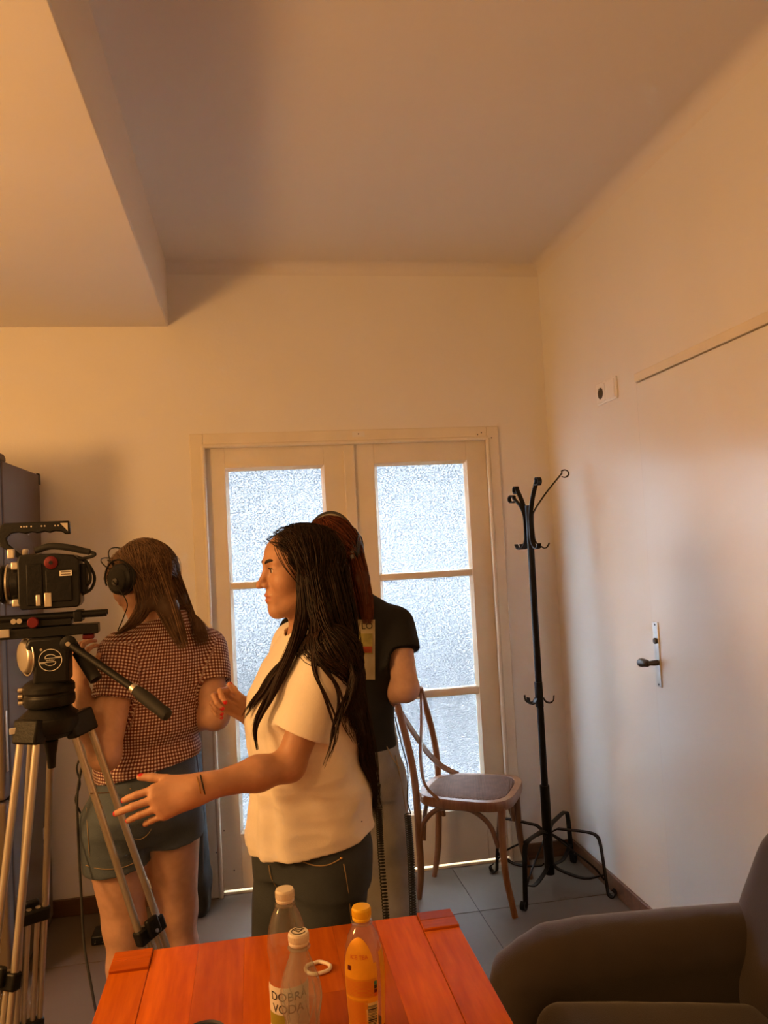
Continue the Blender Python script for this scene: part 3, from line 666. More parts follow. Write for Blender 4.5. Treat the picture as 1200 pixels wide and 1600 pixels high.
# counterbalance dial towards the lens side
dl = MB(); dl.lathe([(.040, -.010), (.044, -.006), (.044, .012), (.040, .018), (.020, .022)], T0+fw_*.046+sd_*.008+V(0, 0, HT+.028), 36, axis=nrm(fw_*.8+sd_*.45)); dl.build('counterbalance_dial', M['alu'], tilt, bevel=.002)
rg = MB(); rg.tube([T0+fw_*.052+sd_*.010+V(0, 0, HT+.028)+.050*(math.cos(a)*nrm(np.cross(V(0, 0, 1), fw_*.8+sd_*.45))+math.sin(a)*V(0, 0, 1)) for a in np.linspace(0, 2*PI, 40)], .0022, 8); rg.build('dial_rim', M['alu'], tilt)
for q in range(3): MB().lathe([(.006, 0), (.006, .012)], T0+fw_*.064+sd_*.01+V(0, 0, HB+.018+.017*q), 12, axis=fw_).build('lock_knob', M['alu'], pan, bevel=.001)
# round emblem: a ring with an S-shaped band and a line of letters
lc = T0+fw_*(-.012)+sd_*.0490+V(0, 0, HT+.018); ex = -fw_; ez = V(0, 0, 1)
P2 = lambda a, b: lc+ex*a+ez*b
em = MB(); em.tube([P2(.0285*math.cos(a), .0285*math.sin(a)) for a in np.linspace(0, 2*PI, 48)], .0009, 6)
em.tube([P2(.0135*math.cos(a), .0055+.009*math.sin(a)) for a in np.linspace(PI, .3, 16)]+[P2(.027, .0075)], .0008, 6)
em.tube([P2(-.013, .0048), P2(.0275, .0052)], .0008, 6)
em.tube([P2(.0135*math.cos(a), -.0055+.009*math.sin(a)) for a in np.linspace(0, -PI+.3, 16)]+[P2(-.027, -.0075)], .0008, 6)
em.tube([P2(.013, -.0048), P2(-.0275, -.0052)], .0008, 6)
em.build('emblem', M['paper'], tilt)
put_text('emblem_lettering', 'sachtler', .0068, P2(0, 0)+sd_*.0004, ex, ez, M['paper'], tilt)
MB().lathe([(.0035, 0), (.0035, .0015)], P2(-.022, .029), 12, axis=sd_).build('bubble_level', M['alu'], tilt)
# sliding plate
PZ = HT+.078
sp = MB(); sp.box(T0+fw_*(-.010)+V(0, 0, PZ+.013), (.245, .066, .026), Fh); sp.build('sliding_plate', M['black'], tri, bevel=.002)
MB().box(T0+fw_*.104+sd_*.006+V(0, 0, PZ+.017), (.034, .066, .022), Fh).build('plate_end_stop', M['alu'], tri, bevel=.002)
MB().box(T0-fw_*.105+V(0, 0, PZ-.008), (.030, .040, .014), Fh).build('plate_lever', M['red'], tri, bevel=.003)
# pan bars
ro = T0-fw_*.058+sd_*.046+V(0, 0, HT+.058)
MB().lathe([(.020, -.006), (.021, 0), (.021, .010), (.010, .014)], ro, 24, axis=sd_).build('rosette', M['black'], tilt, bevel=.001)
MB().lathe([(.006, 0), (.006, .005)], ro+sd_*.014, 12, axis=sd_).build('rosette_screw', M['alu'], tilt)
e1 = at(212, 1078, d=1.98); e2 = at(263, 1119, d=1.93)
pb = MB().cyl(ro, e1, .0095, n=18).build('pan_bar', M['blackm'], tri)
gd = nrm(e2-e1); ln = np.linalg.norm(e2-e1)
MB().lathe([(.0105, 0), (.0145, .008), (.0165, .03), (.0165, ln*.5), (.0150, ln*.75), (.0165, ln-.012), (.014, ln-.002), (.006, ln+.003)], e1, 20, axis=gd).build('grip', M['rubber'], pb)
MB().lathe([(.0125, -.012), (.0125, 0)], e1, 18, axis=gd).build('collar', M['alu'], pb)
ro2 = T0-fw_*.058-sd_*.046+V(0, 0, HT+.050); b1 = at(150, 1062, d=2.16)
p2b = MB().cyl(ro2, b1, .012, n=18).build('pan_bar', M['blackm'], tri)
MB().cyl(ro2+(b1-ro2)*.25, b1, .0175, n=20).build('grip', M['rubber'], p2b)

# ------------------------------------------------------------------ cinema camera on the tripod
M['lensglow'] = mat('coated_lens_glass', (.03, .02, .018), .06, var=.05, coat=1.)
cb = T0+V(0, 0, PZ+.0275)
vc = empty('video_camera', tuple(cb), 'black cinema camera with top handle and red buttons on the tripod', 'camera')
B_ = lambda a, s, z: cb+fw_*a+sd_*s+V(0, 0, z)
for s in (-.026, .026): MB().cyl(B_(.15, s, .026), B_(-.155, s, .026), .0095 if s > 0 else .0075, n=16).build('support_rod', M['blackm'], vc)
MB().box(B_(.035, 0, .012), (.20, .060, .022), Fh).build('bridge_plate', M['black'], vc, bevel=.002)
MB().box(B_(-.082, 0, .022), (.022, .074, .030), Fh).build('rod_clamp', M['blackm'], vc, bevel=.003)
for a in (.028,): MB().lathe([(.012, 0), (.0145, .003), (.0145, .012), (.012, .015)], B_(a, .036, .014), 20, axis=sd_).build('thumb_screw', M['red'], vc)
for a, s in ((.062, .034), (.076, .034)): MB().lathe([(.006, 0), (.007, .010)], B_(a, s, .020), 12, axis=sd_).build('plate_knob', M['alu'], vc)
bz = .048
bd = MB(); prof = [(.056, 0), (-.085, 0), (-.092, .012), (-.092, .128), (-.078, .140), (-.03, .146), (.056, .146), (.062, .13), (.062, .02)]
bd.prism([B_(a, .052, bz+b) for a, b in prof], -sd_*.104); body = bd.build('body', M['black'], vc, bevel=.004)
MB().box(B_(-.040, .0535, bz+.060), (.066, .006, .086), Fh).build('side_module', M['blackm'], body, bevel=.003)
MB().box(B_(.020, .0535, bz+.066), (.040, .005, .110), Fh).build('side_panel', M['blackm'], body, bevel=.003)
MB().lathe([(.017, 0), (.017, .004), (.012, .006)], B_(-.022, .052, bz+.122), 24, axis=sd_).build('record_button', M['red'], body)
MB().lathe([(.005, 0), (.005, .002)], B_(-.022, .058, bz+.122), 14, axis=sd_).build('button_dot', M['blackg'], body)
MB().box(B_(-.058, .0572, bz+.092), (.031, .001, .014), Fh).build('name_label', M['paper'], body)
for k in (.0035, -.0028): MB().box(B_(-.058, .0579, bz+.092+k), (.024, .0006, .0028), Fh).build('label_line', M['grout'], body)
for a, h_, w_ in ((.012, .030, .012), (-.012, .038, .018)): MB().box(B_(a, .0560, bz+.024), (w_, .004, h_), Fh).build('shiny_catch', M['alu'], body, bevel=.003)
# lens with bright rings and brackets
for r_, a0, a1, m_ in ((.050, .062, .082, 'black'), (.044, .082, .100, 'darkm'), (.052, .100, .108, 'blackm'), (.046, .108, .150, 'blackg'), (.055, .150, .215, 'black')):
    MB().lathe([(r_*.97, a0), (r_, a0+.002), (r_, a1-.002), (r_*.97, a1)], B_(0, 0, bz+.070), 40, axis=fw_).build('lens_barrel', M[m_], vc)
for a0 in (.090, .126): MB().lathe([(.047, a0), (.0535, a0), (.0535, a0+.004), (.047, a0+.004)], B_(0, 0, bz+.070), 40, axis=fw_).build('lens_ring', M['alu'], vc)
MB().lathe([(.050, .212), (.050, .216), (.01, .222)], B_(0, 0, bz+.070), 32, axis=fw_).build('front_element', M['lensglow'], vc)
for z in (.118, .020): MB().box(B_(.068, .030, bz+z), (.022, .026, .022), Fh).build('lens_bracket', M['alu'], vc, bevel=.004)
MB().box(B_(.076, .046, bz+.150), (.018, .014, .026), Fh).build('cable_clamp', M['alu'], vc, bevel=.003)
# top handle
hh = [(.112, .205), (.108, .226), (.096, .234), (-.066, .234), (-.068, .198), (-.055, .198), (-.045, .205), (-.028, .207), (-.015, .203), (-.002, .207), (.015, .203), (.03, .207), (.045, .203), (.062, .207), (.080, .205), (.092, .192), (.088, .178), (.060, .150), (.030, .146), (.030, .140), (.068, .140), (.105, .170), (.114, .188)]
MB().prism([B_(a, .013, bz+b-.0) for a, b in hh], -sd_*.026).build('top_handle', M['black'], vc, bevel=.003)
for a in (.055, .048, .041, .030, .004, -.004, -.03, -.038): MB().lathe([(.0022, 0), (.0022, .001)], B_(a, .0131, bz+.222), 8, axis=sd_).build('handle_hole', M['alu'], vc)
MB().prism([B_(a, .0135, bz+b) for a, b in ((-.043, .228), (-.062, .228), (-.062, .206))], sd_*.001).build('handle_slot', M['alu'], vc)
for a in (.045, .012): MB().lathe([(.008, 0), (.009, .004), (.009, .012), (.006, .016)], B_(a, .02, bz+.146), 14).build('mount_knob', M['alu'], vc)
# monitor arm / cable bundle on top and at the back
MB().tube(bez([B_(.02, .03, bz+.156), B_(-.02, .034, bz+.166), B_(-.065, .034, bz+.160), B_(-.10, .03, bz+.150), B_(-.128, .03, bz+.142), B_(-.125, .03, bz+.134), B_(-.085, .03, bz+.126)], 40), [.009]*18+[.0085]*4+[.0045]*30, 12).build('top_cable', M['rubber'], vc)
MB().tube(bez([B_(-.075, .02, bz+.135), B_(-.105, .022, bz+.120), B_(-.116, .022, bz+.085), B_(-.112, .02, bz+.060), B_(-.092, .02, bz+.050)], 26), .0042, 10).build('rear_cable', M['rubber'], vc)
MB().tube(bez([B_(-.070, 0, bz+.135), B_(-.100, -.01, bz+.125), B_(-.124, -.01, bz+.080), B_(-.115, -.01, bz+.045), B_(-.09, 0, bz+.03)], 26), .0040, 10).build('rear_cable', M['rubber'], vc)
MB().box(B_(-.098, 0, bz+.075), (.016, .070, .080), Fh).build('battery_plate', M['blackm'], vc, bevel=.003)
# long cable hanging from the camera to the floor
kb = bez([at(130, 1186, d=2.40), at(121, 1240, d=2.36), at(122, 1300, d=2.32), at(127, 1400, d=2.26), at(132, 1480, d=2.2), at(146, 1560, d=2.12), at(158, 1640, d=2.05), at(150, 1730, Z=.006)], 60)
tag(MB().tube(kb, .0036, 8).build('power_cable', M['rubber']), 'thin black cable hanging to the floor behind the tripod', 'cable')
cl2 = bez([at(127, 1180, d=2.42), at(120, 1200, d=2.40), at(125, 1225, d=2.41), at(118, 1250, d=2.39), at(128, 1275, d=2.41)], 24)
tag(MB().tube(cl2, .0028, 8).build('looped_cord', M['rubber']), 'short black cord looped beside the denim shorts', 'cord')

# ------------------------------------------------------------------ bottles on the table
M['pet'] = glass('clear_plastic', (.93, .92, .90, 1), haze=.06)
M['petg'] = glass('bluish_clear_plastic', (.84, .88, .88, 1), haze=.13)
M['capw'] = mat('cream_cap', (.78, .70, .60), .45, var=.03)
M['capy'] = mat('yellow_cap', (.85, .50, .015), .4, var=.03)
def labelmat(name, base, rough=.4): return mat(name, base, rough, var=.03)
M['ylabel'] = mat('yellow_label', (.85, .40, .02), .35, var=.08, vscale=30)
M['orange'] = mat('peach_print', (.75, .16, .03), .4)
M['teal'] = mat('green_print', (.03, .22, .14), .4)
M['tea'] = mat('dark_iced_tea', (.035, .012, .006), .12, spec=.5)
M['print'] = mat('black_print', (.02, .02, .02), .5)
M['wlabel'] = mat('clear_water_label', (.70, .66, .60), .4, var=.05)
M['lime'] = mat('olive_print', (.30, .26, .03), .5)
def bottle(name, c, prof, capz, capr, caph, mpet, mcap, label):
    b = empty(name, tuple(c), label, 'bottle', None)
    n = 40
    mb = MB(); mb.lathe(prof, c, n, caps=True); mb.build('body', mpet, b)
    k = MB(); z = capz
    k.lathe([(capr*.92, z), (capr, z+.002), (capr, z+.0045), (capr*.96, z+.005), (capr, z+.006), (capr, z+caph-.003), (capr*.93, z+caph-.0005), (capr*.5, z+caph)], c, 36); kp = k.build('cap', mcap, b)
    rb = MB()
    for i in range(36):
        a = 2*PI*i/36; rb.box(c+V(math.cos(a)*capr, math.sin(a)*capr, z+.0065+(caph-.010)/2), (.0011, .0011, caph-.011), rotz(a))
    rb_o = rb.build('knurl', mcap, kp); rb_o['kind'] = 'stuff'
    MB().lathe([(capr*.95, z-.006), (capr*1.12, z-.005), (capr*1.12, z-.003), (capr*.95, z-.002)], c, 32).build('neck_ring', mpet, b)
    return b
def wrap(poly_list, c, r_of_z):
    """flat (angle, z) polygons onto the bottle"""
    mb = MB()
    for poly in poly_list: mb._add([c+V(r_of_z(z)*math.cos(a), r_of_z(z)*math.sin(a), z) for a, z in poly], [tuple(range(len(poly)))])
    return mb
def band(c, r_of_z, a0, a1, z0, z1, n=24, m=6):
    mb = MB()
    mb.rings([[c+V(r_of_z(z)*math.cos(a), r_of_z(z)*math.sin(a), z) for a in np.linspace(a0, a1, n)] for z in np.linspace(z0, z1, m)], closed=False, caps=False); return mb
def wrap_text(name, txt, size, c, r_of_z, a0, z, mat_, parent):
    me = text_mesh(txt, size, 0); r0 = r_of_z(z)
    for v in me.vertices:
        a = a0+v.co.x/r0; zz = z+v.co.y; rr = r_of_z(zz); v.co = Vector((c[0]+rr*math.cos(a), c[1]+rr*math.sin(a), c[2]+zz))
    return link_mesh(name, me, mat_, parent, False)
def rz(prof, off=.0004):
    zs = [p[1] for p in prof]; rs = [p[0] for p in prof]
    return lambda z: float(np.interp(z, zs, rs))+off
TC = tz
cy_ = V(.1465, 1.275, TC)
py = [(.012, .0), (.026, .0005), (.0305, .004), (.0315, .012), (.0300, .030), (.0285, .045), (.0290, .060), (.0305, .085), (.0315, .110), (.0320, .128), (.0312, .145), (.0285, .164), (.0235, .182), (.0175, .193), (.0135, .199), (.0125, .203), (.0125, .222)]
yb = bottle('iced_tea_bottle', cy_, py, .205, .0150, .0205, M['pet'], M['capy'], 'iced tea bottle with yellow label and yellow cap')
fill = MB().lathe([(r_*.93, z) for r_, z in py[1:6]]+[(.0262, .046), (.001, .0462)], cy_, 32).build('liquid', M['tea'], yb)
A0 = -PI/2-.08                                     # angle that faces the photographer
ry_ = rz(py, .0005)
lab = band(cy_, ry_, A0-1.25, A0+.62, .048, .150, 30, 14).build('label', M['ylabel'], yb)
band(cy_, ry_, A0+.86, A0+1.9, .048, .162, 24, 14).build('label', M['ylabel'], yb)
lt = MB(); lt.rings([[cy_+V(ry_(z)*math.cos(a), ry_(z)*math.sin(a), z) for a in np.linspace(A0-.35-.88*math.sqrt(max(0, 1-((z-.149)/.038)**2)), A0-.35+.80*math.sqrt(max(0, 1-((z-.149)/.038)**2)), 18)] for z in np.linspace(.149, .1868, 12)], closed=False, caps=False); lt.build('label_top', M['ylabel'], yb)
ry2 = rz(py, .0009)
M['ylabel2'] = mat('ochre_label_panel', (.72, .30, .02), .4, var=.05)
band(cy_, ry2, A0-1.2, A0+.55, .100, .128, 24, 5).build('label_panel', M['ylabel2'], lab)
band(cy_, ry2, A0-1.2, A0+.06, .054, .096, 24, 5).build('label_panel', M['ylabel2'], lab)
M['cream'] = mat('barcode_ground', (.80, .66, .28), .5)
band(cy_, ry2, A0-.02, A0+.58, .052, .092, 14, 5).build('barcode_ground', M['cream'], lab)
ry3 = rz(py, .0013); bc = MB(); z = .0555; random.seed(7)
while z < .0875:
    w = random.choice((.0009, .0014, .0022)); q = band(cy_, ry3, A0+.05, A0+.52, z, z+w, 10, 2); bc._add(q.v, q.f); z += w+random.choice((.0010, .0016))
bc.build('barcode', M['print'], lab)['kind'] = 'stuff'
tl_ = MB(); z = .057
while z < .094: q = band(cy_, ry3, A0-1.1, A0-.10, z, z+.0006, 12, 2); tl_._add(q.v, q.f); z += .0021
z = .103
while z < .126: q = band(cy_, ry3, A0-1.1, A0+.35, z, z+.0006, 14, 2); tl_._add(q.v, q.f); z += .0021
tl_.build('small_print', M['orange'], lab)['kind'] = 'stuff'
for zz, m_ in ((.121, 'teal'), (.115, 'print'), (.1085, 'red'), (.1035, 'orange')): band(cy_, ry3, A0+.40, A0+.56, zz-.0028, zz+.0028, 6, 3).build('mark', M[m_], lab)
wrap_text('lettering', 'ICE TEA', .0085, cy_, ry3, A0-.30, .160, M['orange'], yb)
band(cy_, ry3, A0-.93, A0-.73, .140, .147, 6, 3).build('mark', M['red'], yb)
# small bluish bottle in front
c2 = V(.0455, 1.262, TC)
p2 = [(.012, 0), (.026, .0005), (.0295, .004), (.0305, .014), (.0290, .03), (.0295, .045), (.0270, .058), (.0255, .068), (.0265, .078), (.0305, .092), (.0325, .106), (.0318, .120), (.0285, .136), (.0225, .152), (.0170, .166), (.0135, .177), (.0125, .183), (.0125, .203)]
wb_ = bottle('water_bottle', c2, p2, .186, .0158, .0195, M['petg'], M['capw'], 'small empty clear water bottle with printed cream cap, in front of the taller one')
cap_t = MB(); ctop = c2+V(0, 0, .186+.0195+.0003)
cap_t.tube([ctop+V(.0105*math.cos(a), .0105*math.sin(a), 0) for a in np.linspace(.5, 2*PI-.3, 24)], .0006, 5)
cap_t.tube([ctop+V(-.006, .003, 0), ctop+V(0, -.004, 0), ctop+V(.006, .003, 0)], .0008, 5); cap_t.build('cap_print', M['print'], wb_)
put_text('cap_lettering', 'VODA', .0055, ctop+V(0, .0045, 0), (1, 0, 0), (0, 1, 0), M['print'], wb_)
rb_ = MB()
for i in range(10):
    a = 2*PI*i/10; rb_.tube([c2+V((rz(p2)(z)-.0005)*math.cos(a+.25*(z-.08)/.03), (rz(p2)(z)-.0005)*math.sin(a+.25*(z-.08)/.03), z) for z in np.linspace(.06, .115, 8)], .0011, 5)
rb_.build('moulded_rib', M['petg'], wb_)['kind'] = 'stuff'
M['blueprint'] = mat('blue_green_print', (.04, .16, .17), .5)
band(c2, rz(p2, .0006), A0-1.1, A0+1.2, .012, .050, 26, 6).build('label', M['petg'], wb_)
band(c2, rz(p2, .001), A0-.1, A0+.5, .030, .048, 10, 4).build('label_print', M['blueprint'], wb_)
# taller clear bottle behind
c3 = V(.029, 1.338, TC)
p3 = [(.012, 0), (.027, .0005), (.0310, .004), (.0320, .012), (.0310, .03), (.0310, .075), (.0318, .090), (.0300, .104), (.0285, .116), (.0300, .130), (.0325, .146), (.0320, .160), (.0290, .180), (.0235, .198), (.0175, .211), (.0135, .217), (.0125, .221), (.0125, .238)]
tb2 = bottle('flavoured_water_bottle', c3, p3, .221, .0152, .0205, M['pet'], M['capw'], 'taller empty clear water bottle with cream cap and lettered label')
r3 = rz(p3, .0006); lb3 = band(c3, r3, A0-1.5, A0+1.5, .030, .098, 40, 8).build('label', M['wlabel'], tb2)
r3b = rz(p3, .0011)
wrap_text('lettering', 'DOBRÁ', .0195, c3, r3b, A0+.02, .0835, M['print'], lb3); wrap_text('lettering', 'VODA', .0195, c3, r3b, A0-.06, .0645, M['print'], lb3)
band(c3, r3b, A0-1.3, A0-.2, .036, .056, 14, 4).build('label_print', M['lime'], lb3)
# white loop and dark cup rim
lp = [V(.083, 1.560, tz+.004), V(.094, 1.562, tz+.004), V(.106, 1.553, tz+.004), V(.113, 1.541, tz+.004), V(.108, 1.528, tz+.004), V(.096, 1.522, tz+.004), V(.082, 1.520, tz+.004), V(.070, 1.528, tz+.004), V(.066, 1.544, tz+.004), V(.072, 1.556, tz+.004)]
tag(MB().tube(bez(lp+[lp[0]], 60), .0035, 10).build('hair_tie', M['capw']), 'pale loop of cord lying behind the bottles', 'hair tie')
pq = at(321, 1593, Z=.79)
cup = empty('cup', (pq[0], pq[1]-.036, tz), 'small dark cup with grey rim at the near edge of view', 'cup')
cc = V(pq[0], pq[1]-.036, tz)
MB().lathe([(.024, 0), (.027, .002), (.034, .036)], cc, 32).build('body', M['black'], cup)
MB().lathe([(.034, .034), (.0355, .037), (.0345, .040), (.031, .038), (.029, .03)], cc, 32, caps=False).build('rim', M['darkm'], cup)

# ------------------------------------------------------------------ case beside the door, charger on the floor
M['nylon'] = mat('black_nylon', (.010, .011, .013), .6, var=.25, bump=.25, bscale=400)
ck = empty('padded_case', (-.30, 3.60, 0), 'tall black padded case standing beside the door casing', 'case')
blob('body', [cap((-.345, 3.60, .16), (-.345, 3.62, .80), .11, .085, side=(0, 1, 0), sq=.62), rbox((-.34, 3.60, .10), (.10, .075, .10), .045, k=.03)], (-.50, 3.45, -.01), (-.2, 3.74, .95), .009, M['nylon'], ck)
hp_ = MB().tube(bez([V(-.345, 3.545, .70), V(-.345, 3.525, .74), V(-.345, 3.53, .82), V(-.345, 3.555, .85)], 16), .008, 8).build('carry_handle', M['rubber'], ck)
MB().tube(bez([V(-.42, 3.545, .15), V(-.43, 3.545, .5), V(-.40, 3.56, .86), V(-.345, 3.57, .90), V(-.29, 3.56, .86), V(-.26, 3.545, .5), V(-.265, 3.545, .15)], 40), .003, 6).build('zip', M['darkm'], ck)
q0 = at(160, 1468, Z=0)
pa = empty('power_adapter', (q0[0], q0[1], 0), 'small black power adapter lying on the floor near the skirting', 'adapter')
MB().bb(q0[0]-.035, q0[0]+.04, q0[1]-.05, q0[1]+.05, 0, .038).build('body', M['black'], pa, bevel=.006)
for k in (-1, 1): MB().cyl(q0+V(.015*k, -.05, .02), q0+V(.015*k, -.072, .02), .0022, n=8).build('prong', M['chrome'], pa)
MB().tube(bez([q0+V(.03, -.04, .02), q0+V(.06, -.08, .004), q0+V(.10, -.10, .004), q0+V(.16, -.07, .004)], 20), .0022, 6).build('lead', M['rubber'], pa)
# ------------------------------------------------------------------ people
def skinmat(name, col, lip=(.45, .10, .08), nail=(.55, .015, .02), rough=.48):
    m = bpy.data.materials.new(name); m.use_nodes = True; nt = m.node_tree; N = nt.nodes; L = nt.links; p = N['Principled BSDF']
    at_ = N.new('ShaderNodeAttribute'); at_.attribute_name = 'tint'; sp_ = N.new('ShaderNodeSeparateColor'); L.new(at_.outputs['Color'], sp_.inputs[0])
    tc = N.new('ShaderNodeTexCoord'); nz = N.new('ShaderNodeTexNoise'); nz.inputs['Scale'].default_value = 35; nz.inputs['Detail'].default_value = 5; L.new(tc.outputs['Object'], nz.inputs[0])
    cr = N.new('ShaderNodeValToRGB'); c = np.array(col); cr.color_ramp.elements[0].position = .3; cr.color_ramp.elements[1].position = .7
    cr.color_ramp.elements[0].color = (*(c*.90), 1); cr.color_ramp.elements[1].color = (*np.clip(c*1.08, 0, 1), 1); L.new(nz.outputs['Fac'], cr.inputs[0])
    prev = cr.outputs[0]
    for ch, colr in (('Red', lip), ('Green', nail), ('Blue', (.03, .018, .012))):
        mx = N.new('ShaderNodeMixRGB'); L.new(sp_.outputs[ch], mx.inputs[0]); L.new(prev, mx.inputs[1]); mx.inputs[2].default_value = (*colr, 1); prev = mx.outputs[0]
    L.new(prev, p.inputs['Base Color']); p.inputs['Roughness'].default_value = rough; p.inputs['Specular IOR Level'].default_value = .4
    p.inputs['Subsurface Weight'].default_value = .18; p.inputs['Subsurface Radius'].default_value = (1, .35, .2); p.inputs['Subsurface Scale'].default_value = .008
    b = N.new('ShaderNodeBump'); b.inputs['Strength'].default_value = .08; b.inputs['Distance'].default_value = .002
    n2 = N.new('ShaderNodeTexNoise'); n2.inputs['Scale'].default_value = 260; L.new(tc.outputs['Object'], n2.inputs[0]); L.new(n2.outputs['Fac'], b.inputs['Height']); L.new(b.outputs[0], p.inputs['Normal'])
    return m
def hairmat(name, col, col2, rough=.45):
    m = bpy.data.materials.new(name); m.use_nodes = True; nt = m.node_tree; N = nt.nodes; L = nt.links; p = N['Principled BSDF']
    a = N.new('ShaderNodeAttribute'); a.attribute_name = 'tint'; cr = N.new('ShaderNodeValToRGB'); cr.color_ramp.elements[0].color = (*col, 1); cr.color_ramp.elements[1].color = (*col2, 1)
    nz = N.new('ShaderNodeTexNoise'); nz.inputs['Scale'].default_value = 40; tc = N.new('ShaderNodeTexCoord'); L.new(tc.outputs['Object'], nz.inputs[0])
    md = N.new('ShaderNodeMath'); md.operation = 'MULTIPLY'; L.new(a.outputs['Fac'], md.inputs[0]); L.new(nz.outputs['Fac'], md.inputs[1]); m2 = N.new('ShaderNodeMath'); m2.operation = 'MULTIPLY'; m2.inputs[1].default_value = 1.6; L.new(md.outputs[0], m2.inputs[0])
    L.new(m2.outputs[0], cr.inputs[0]); L.new(cr.outputs[0], p.inputs['Base Color']); p.inputs['Roughness'].default_value = rough; p.inputs['Specular IOR Level'].default_value = .22
    return m
M['skin1'] = skinmat('olive_skin', (.50, .27, .17)); M['skin2'] = skinmat('fair_skin', (.60, .35, .24)); M['skin3'] = skinmat('pale_skin', (.60, .37, .28))
M['hair1'] = hairmat('black_brown_hair', (.006, .004, .0035), (.040, .018, .011)); M['hair2'] = hairmat('brown_hair', (.055, .033, .022), (.24, .14, .080)); M['hair3'] = hairmat('auburn_hair', (.055, .014, .007), (.20, .055, .022))
M['tee'] = mat('cream_cotton', (.86, .79, .70), .88, var=.04, vscale=12, bump=.12, bscale=420, sheen=.15)
M['btee'] = mat('black_cotton', (.012, .013, .016), .9, var=.2, vscale=10, bump=.12, bscale=420)
def denim(name, col, fade):
    def ex(m, nt, N, L, p, cr):
        tc = N.new('ShaderNodeTexCoord'); mp = N.new('ShaderNodeMapping'); mp.inputs['Rotation'].default_value = (.5, .6, .7); mp.inputs['Scale'].default_value = (700, 700, 700); L.new(tc.outputs['Object'], mp.inputs[0])
        w = N.new('ShaderNodeTexWave'); w.inputs['Scale'].default_value = .5; L.new(mp.outputs[0], w.inputs[0])
        mx = N.new('ShaderNodeMixRGB'); mx.inputs[2].default_value = (*fade, 1); mu = N.new('ShaderNodeMath'); mu.operation = 'MULTIPLY'; mu.inputs[1].default_value = .35; L.new(w.outputs['Fac'], mu.inputs[0]); L.new(mu.outputs[0], mx.inputs[0]); L.new(cr.outputs[0], mx.inputs[1]); L.new(mx.outputs[0], p.inputs['Base Color'])
    return mat(name, col, .85, var=.28, vscale=9, bump=.15, bscale=300, extra=ex)
M['jeans1'] = denim('dark_denim', (.030, .036, .045), (.07, .085, .10)); M['shorts'] = denim('blue_denim', (.065, .085, .115), (.16, .20, .25)); M['jeans3'] = denim('washed_grey_denim', (.27, .26, .24), (.42, .41, .38))
M['thread'] = mat('pale_stitching', (.34, .24, .13), .8)
def gingham():
    m = bpy.data.materials.new('red_gingham_cotton'); m.use_nodes = True; nt = m.node_tree; N = nt.nodes; L = nt.links; p = N['Principled BSDF']
    uv = N.new('ShaderNodeUVMap'); uv.uv_map = 'cloth'; sx = N.new('ShaderNodeSeparateXYZ'); L.new(uv.outputs[0], sx.inputs[0])
    st = []
    for ax in ('X', 'Y'):
        fr = N.new('ShaderNodeMath'); fr.operation = 'FRACT'; L.new(sx.outputs[ax], fr.inputs[0]); gt = N.new('ShaderNodeMath'); gt.operation = 'GREATER_THAN'; gt.inputs[1].default_value = .5; L.new(fr.outputs[0], gt.inputs[0]); st.append(gt)
    ad = N.new('ShaderNodeMath'); ad.operation = 'ADD'; L.new(st[0].outputs[0], ad.inputs[0]); L.new(st[1].outputs[0], ad.inputs[1]); hf = N.new('ShaderNodeMath'); hf.operation = 'MULTIPLY'; hf.inputs[1].default_value = .5; L.new(ad.outputs[0], hf.inputs[0])
    cr = N.new('ShaderNodeValToRGB'); cr.color_ramp.interpolation = 'CONSTANT'; e = cr.color_ramp.elements; e[0].color = (.78, .70, .63, 1); e[0].position = 0; e[1].position = .4; e[1].color = (.26, .085, .070, 1); e3 = e.new(.8); e3.color = (.070, .014, .014, 1)
    L.new(hf.outputs[0], cr.inputs[0]); L.new(cr.outputs[0], p.inputs['Base Color']); p.inputs['Roughness'].default_value = .85; p.inputs['Sheen Weight'].default_value = .15
    tc = N.new('ShaderNodeTexCoord'); n2 = N.new('ShaderNodeTexNoise'); n2.inputs['Scale'].default_value = 500; L.new(tc.outputs['Object'], n2.inputs[0]); b = N.new('ShaderNodeBump'); b.inputs['Strength'].default_value = .1; b.inputs['Distance'].default_value = .003; L.new(n2.outputs['Fac'], b.inputs['Height']); L.new(b.outputs[0], p.inputs['Normal'])
    return m
M['gingham'] = gingham()
M['eye'] = mat('eye_white', (.74, .70, .66), .15, var=.03); M['iris'] = mat('brown_iris', (.06, .025, .010), .1, var=.3, vscale=300); M['lash'] = mat('dark_brow', (.012, .007, .005), .6)
M['shoe'] = mat('white_trainer', (.62, .60, .57), .6, var=.05); M['shoeb'] = mat('black_trainer', (.02, .02, .02), .6)
M['gold'] = mat('gold', (.70, .45, .18), .25, metal=1.)

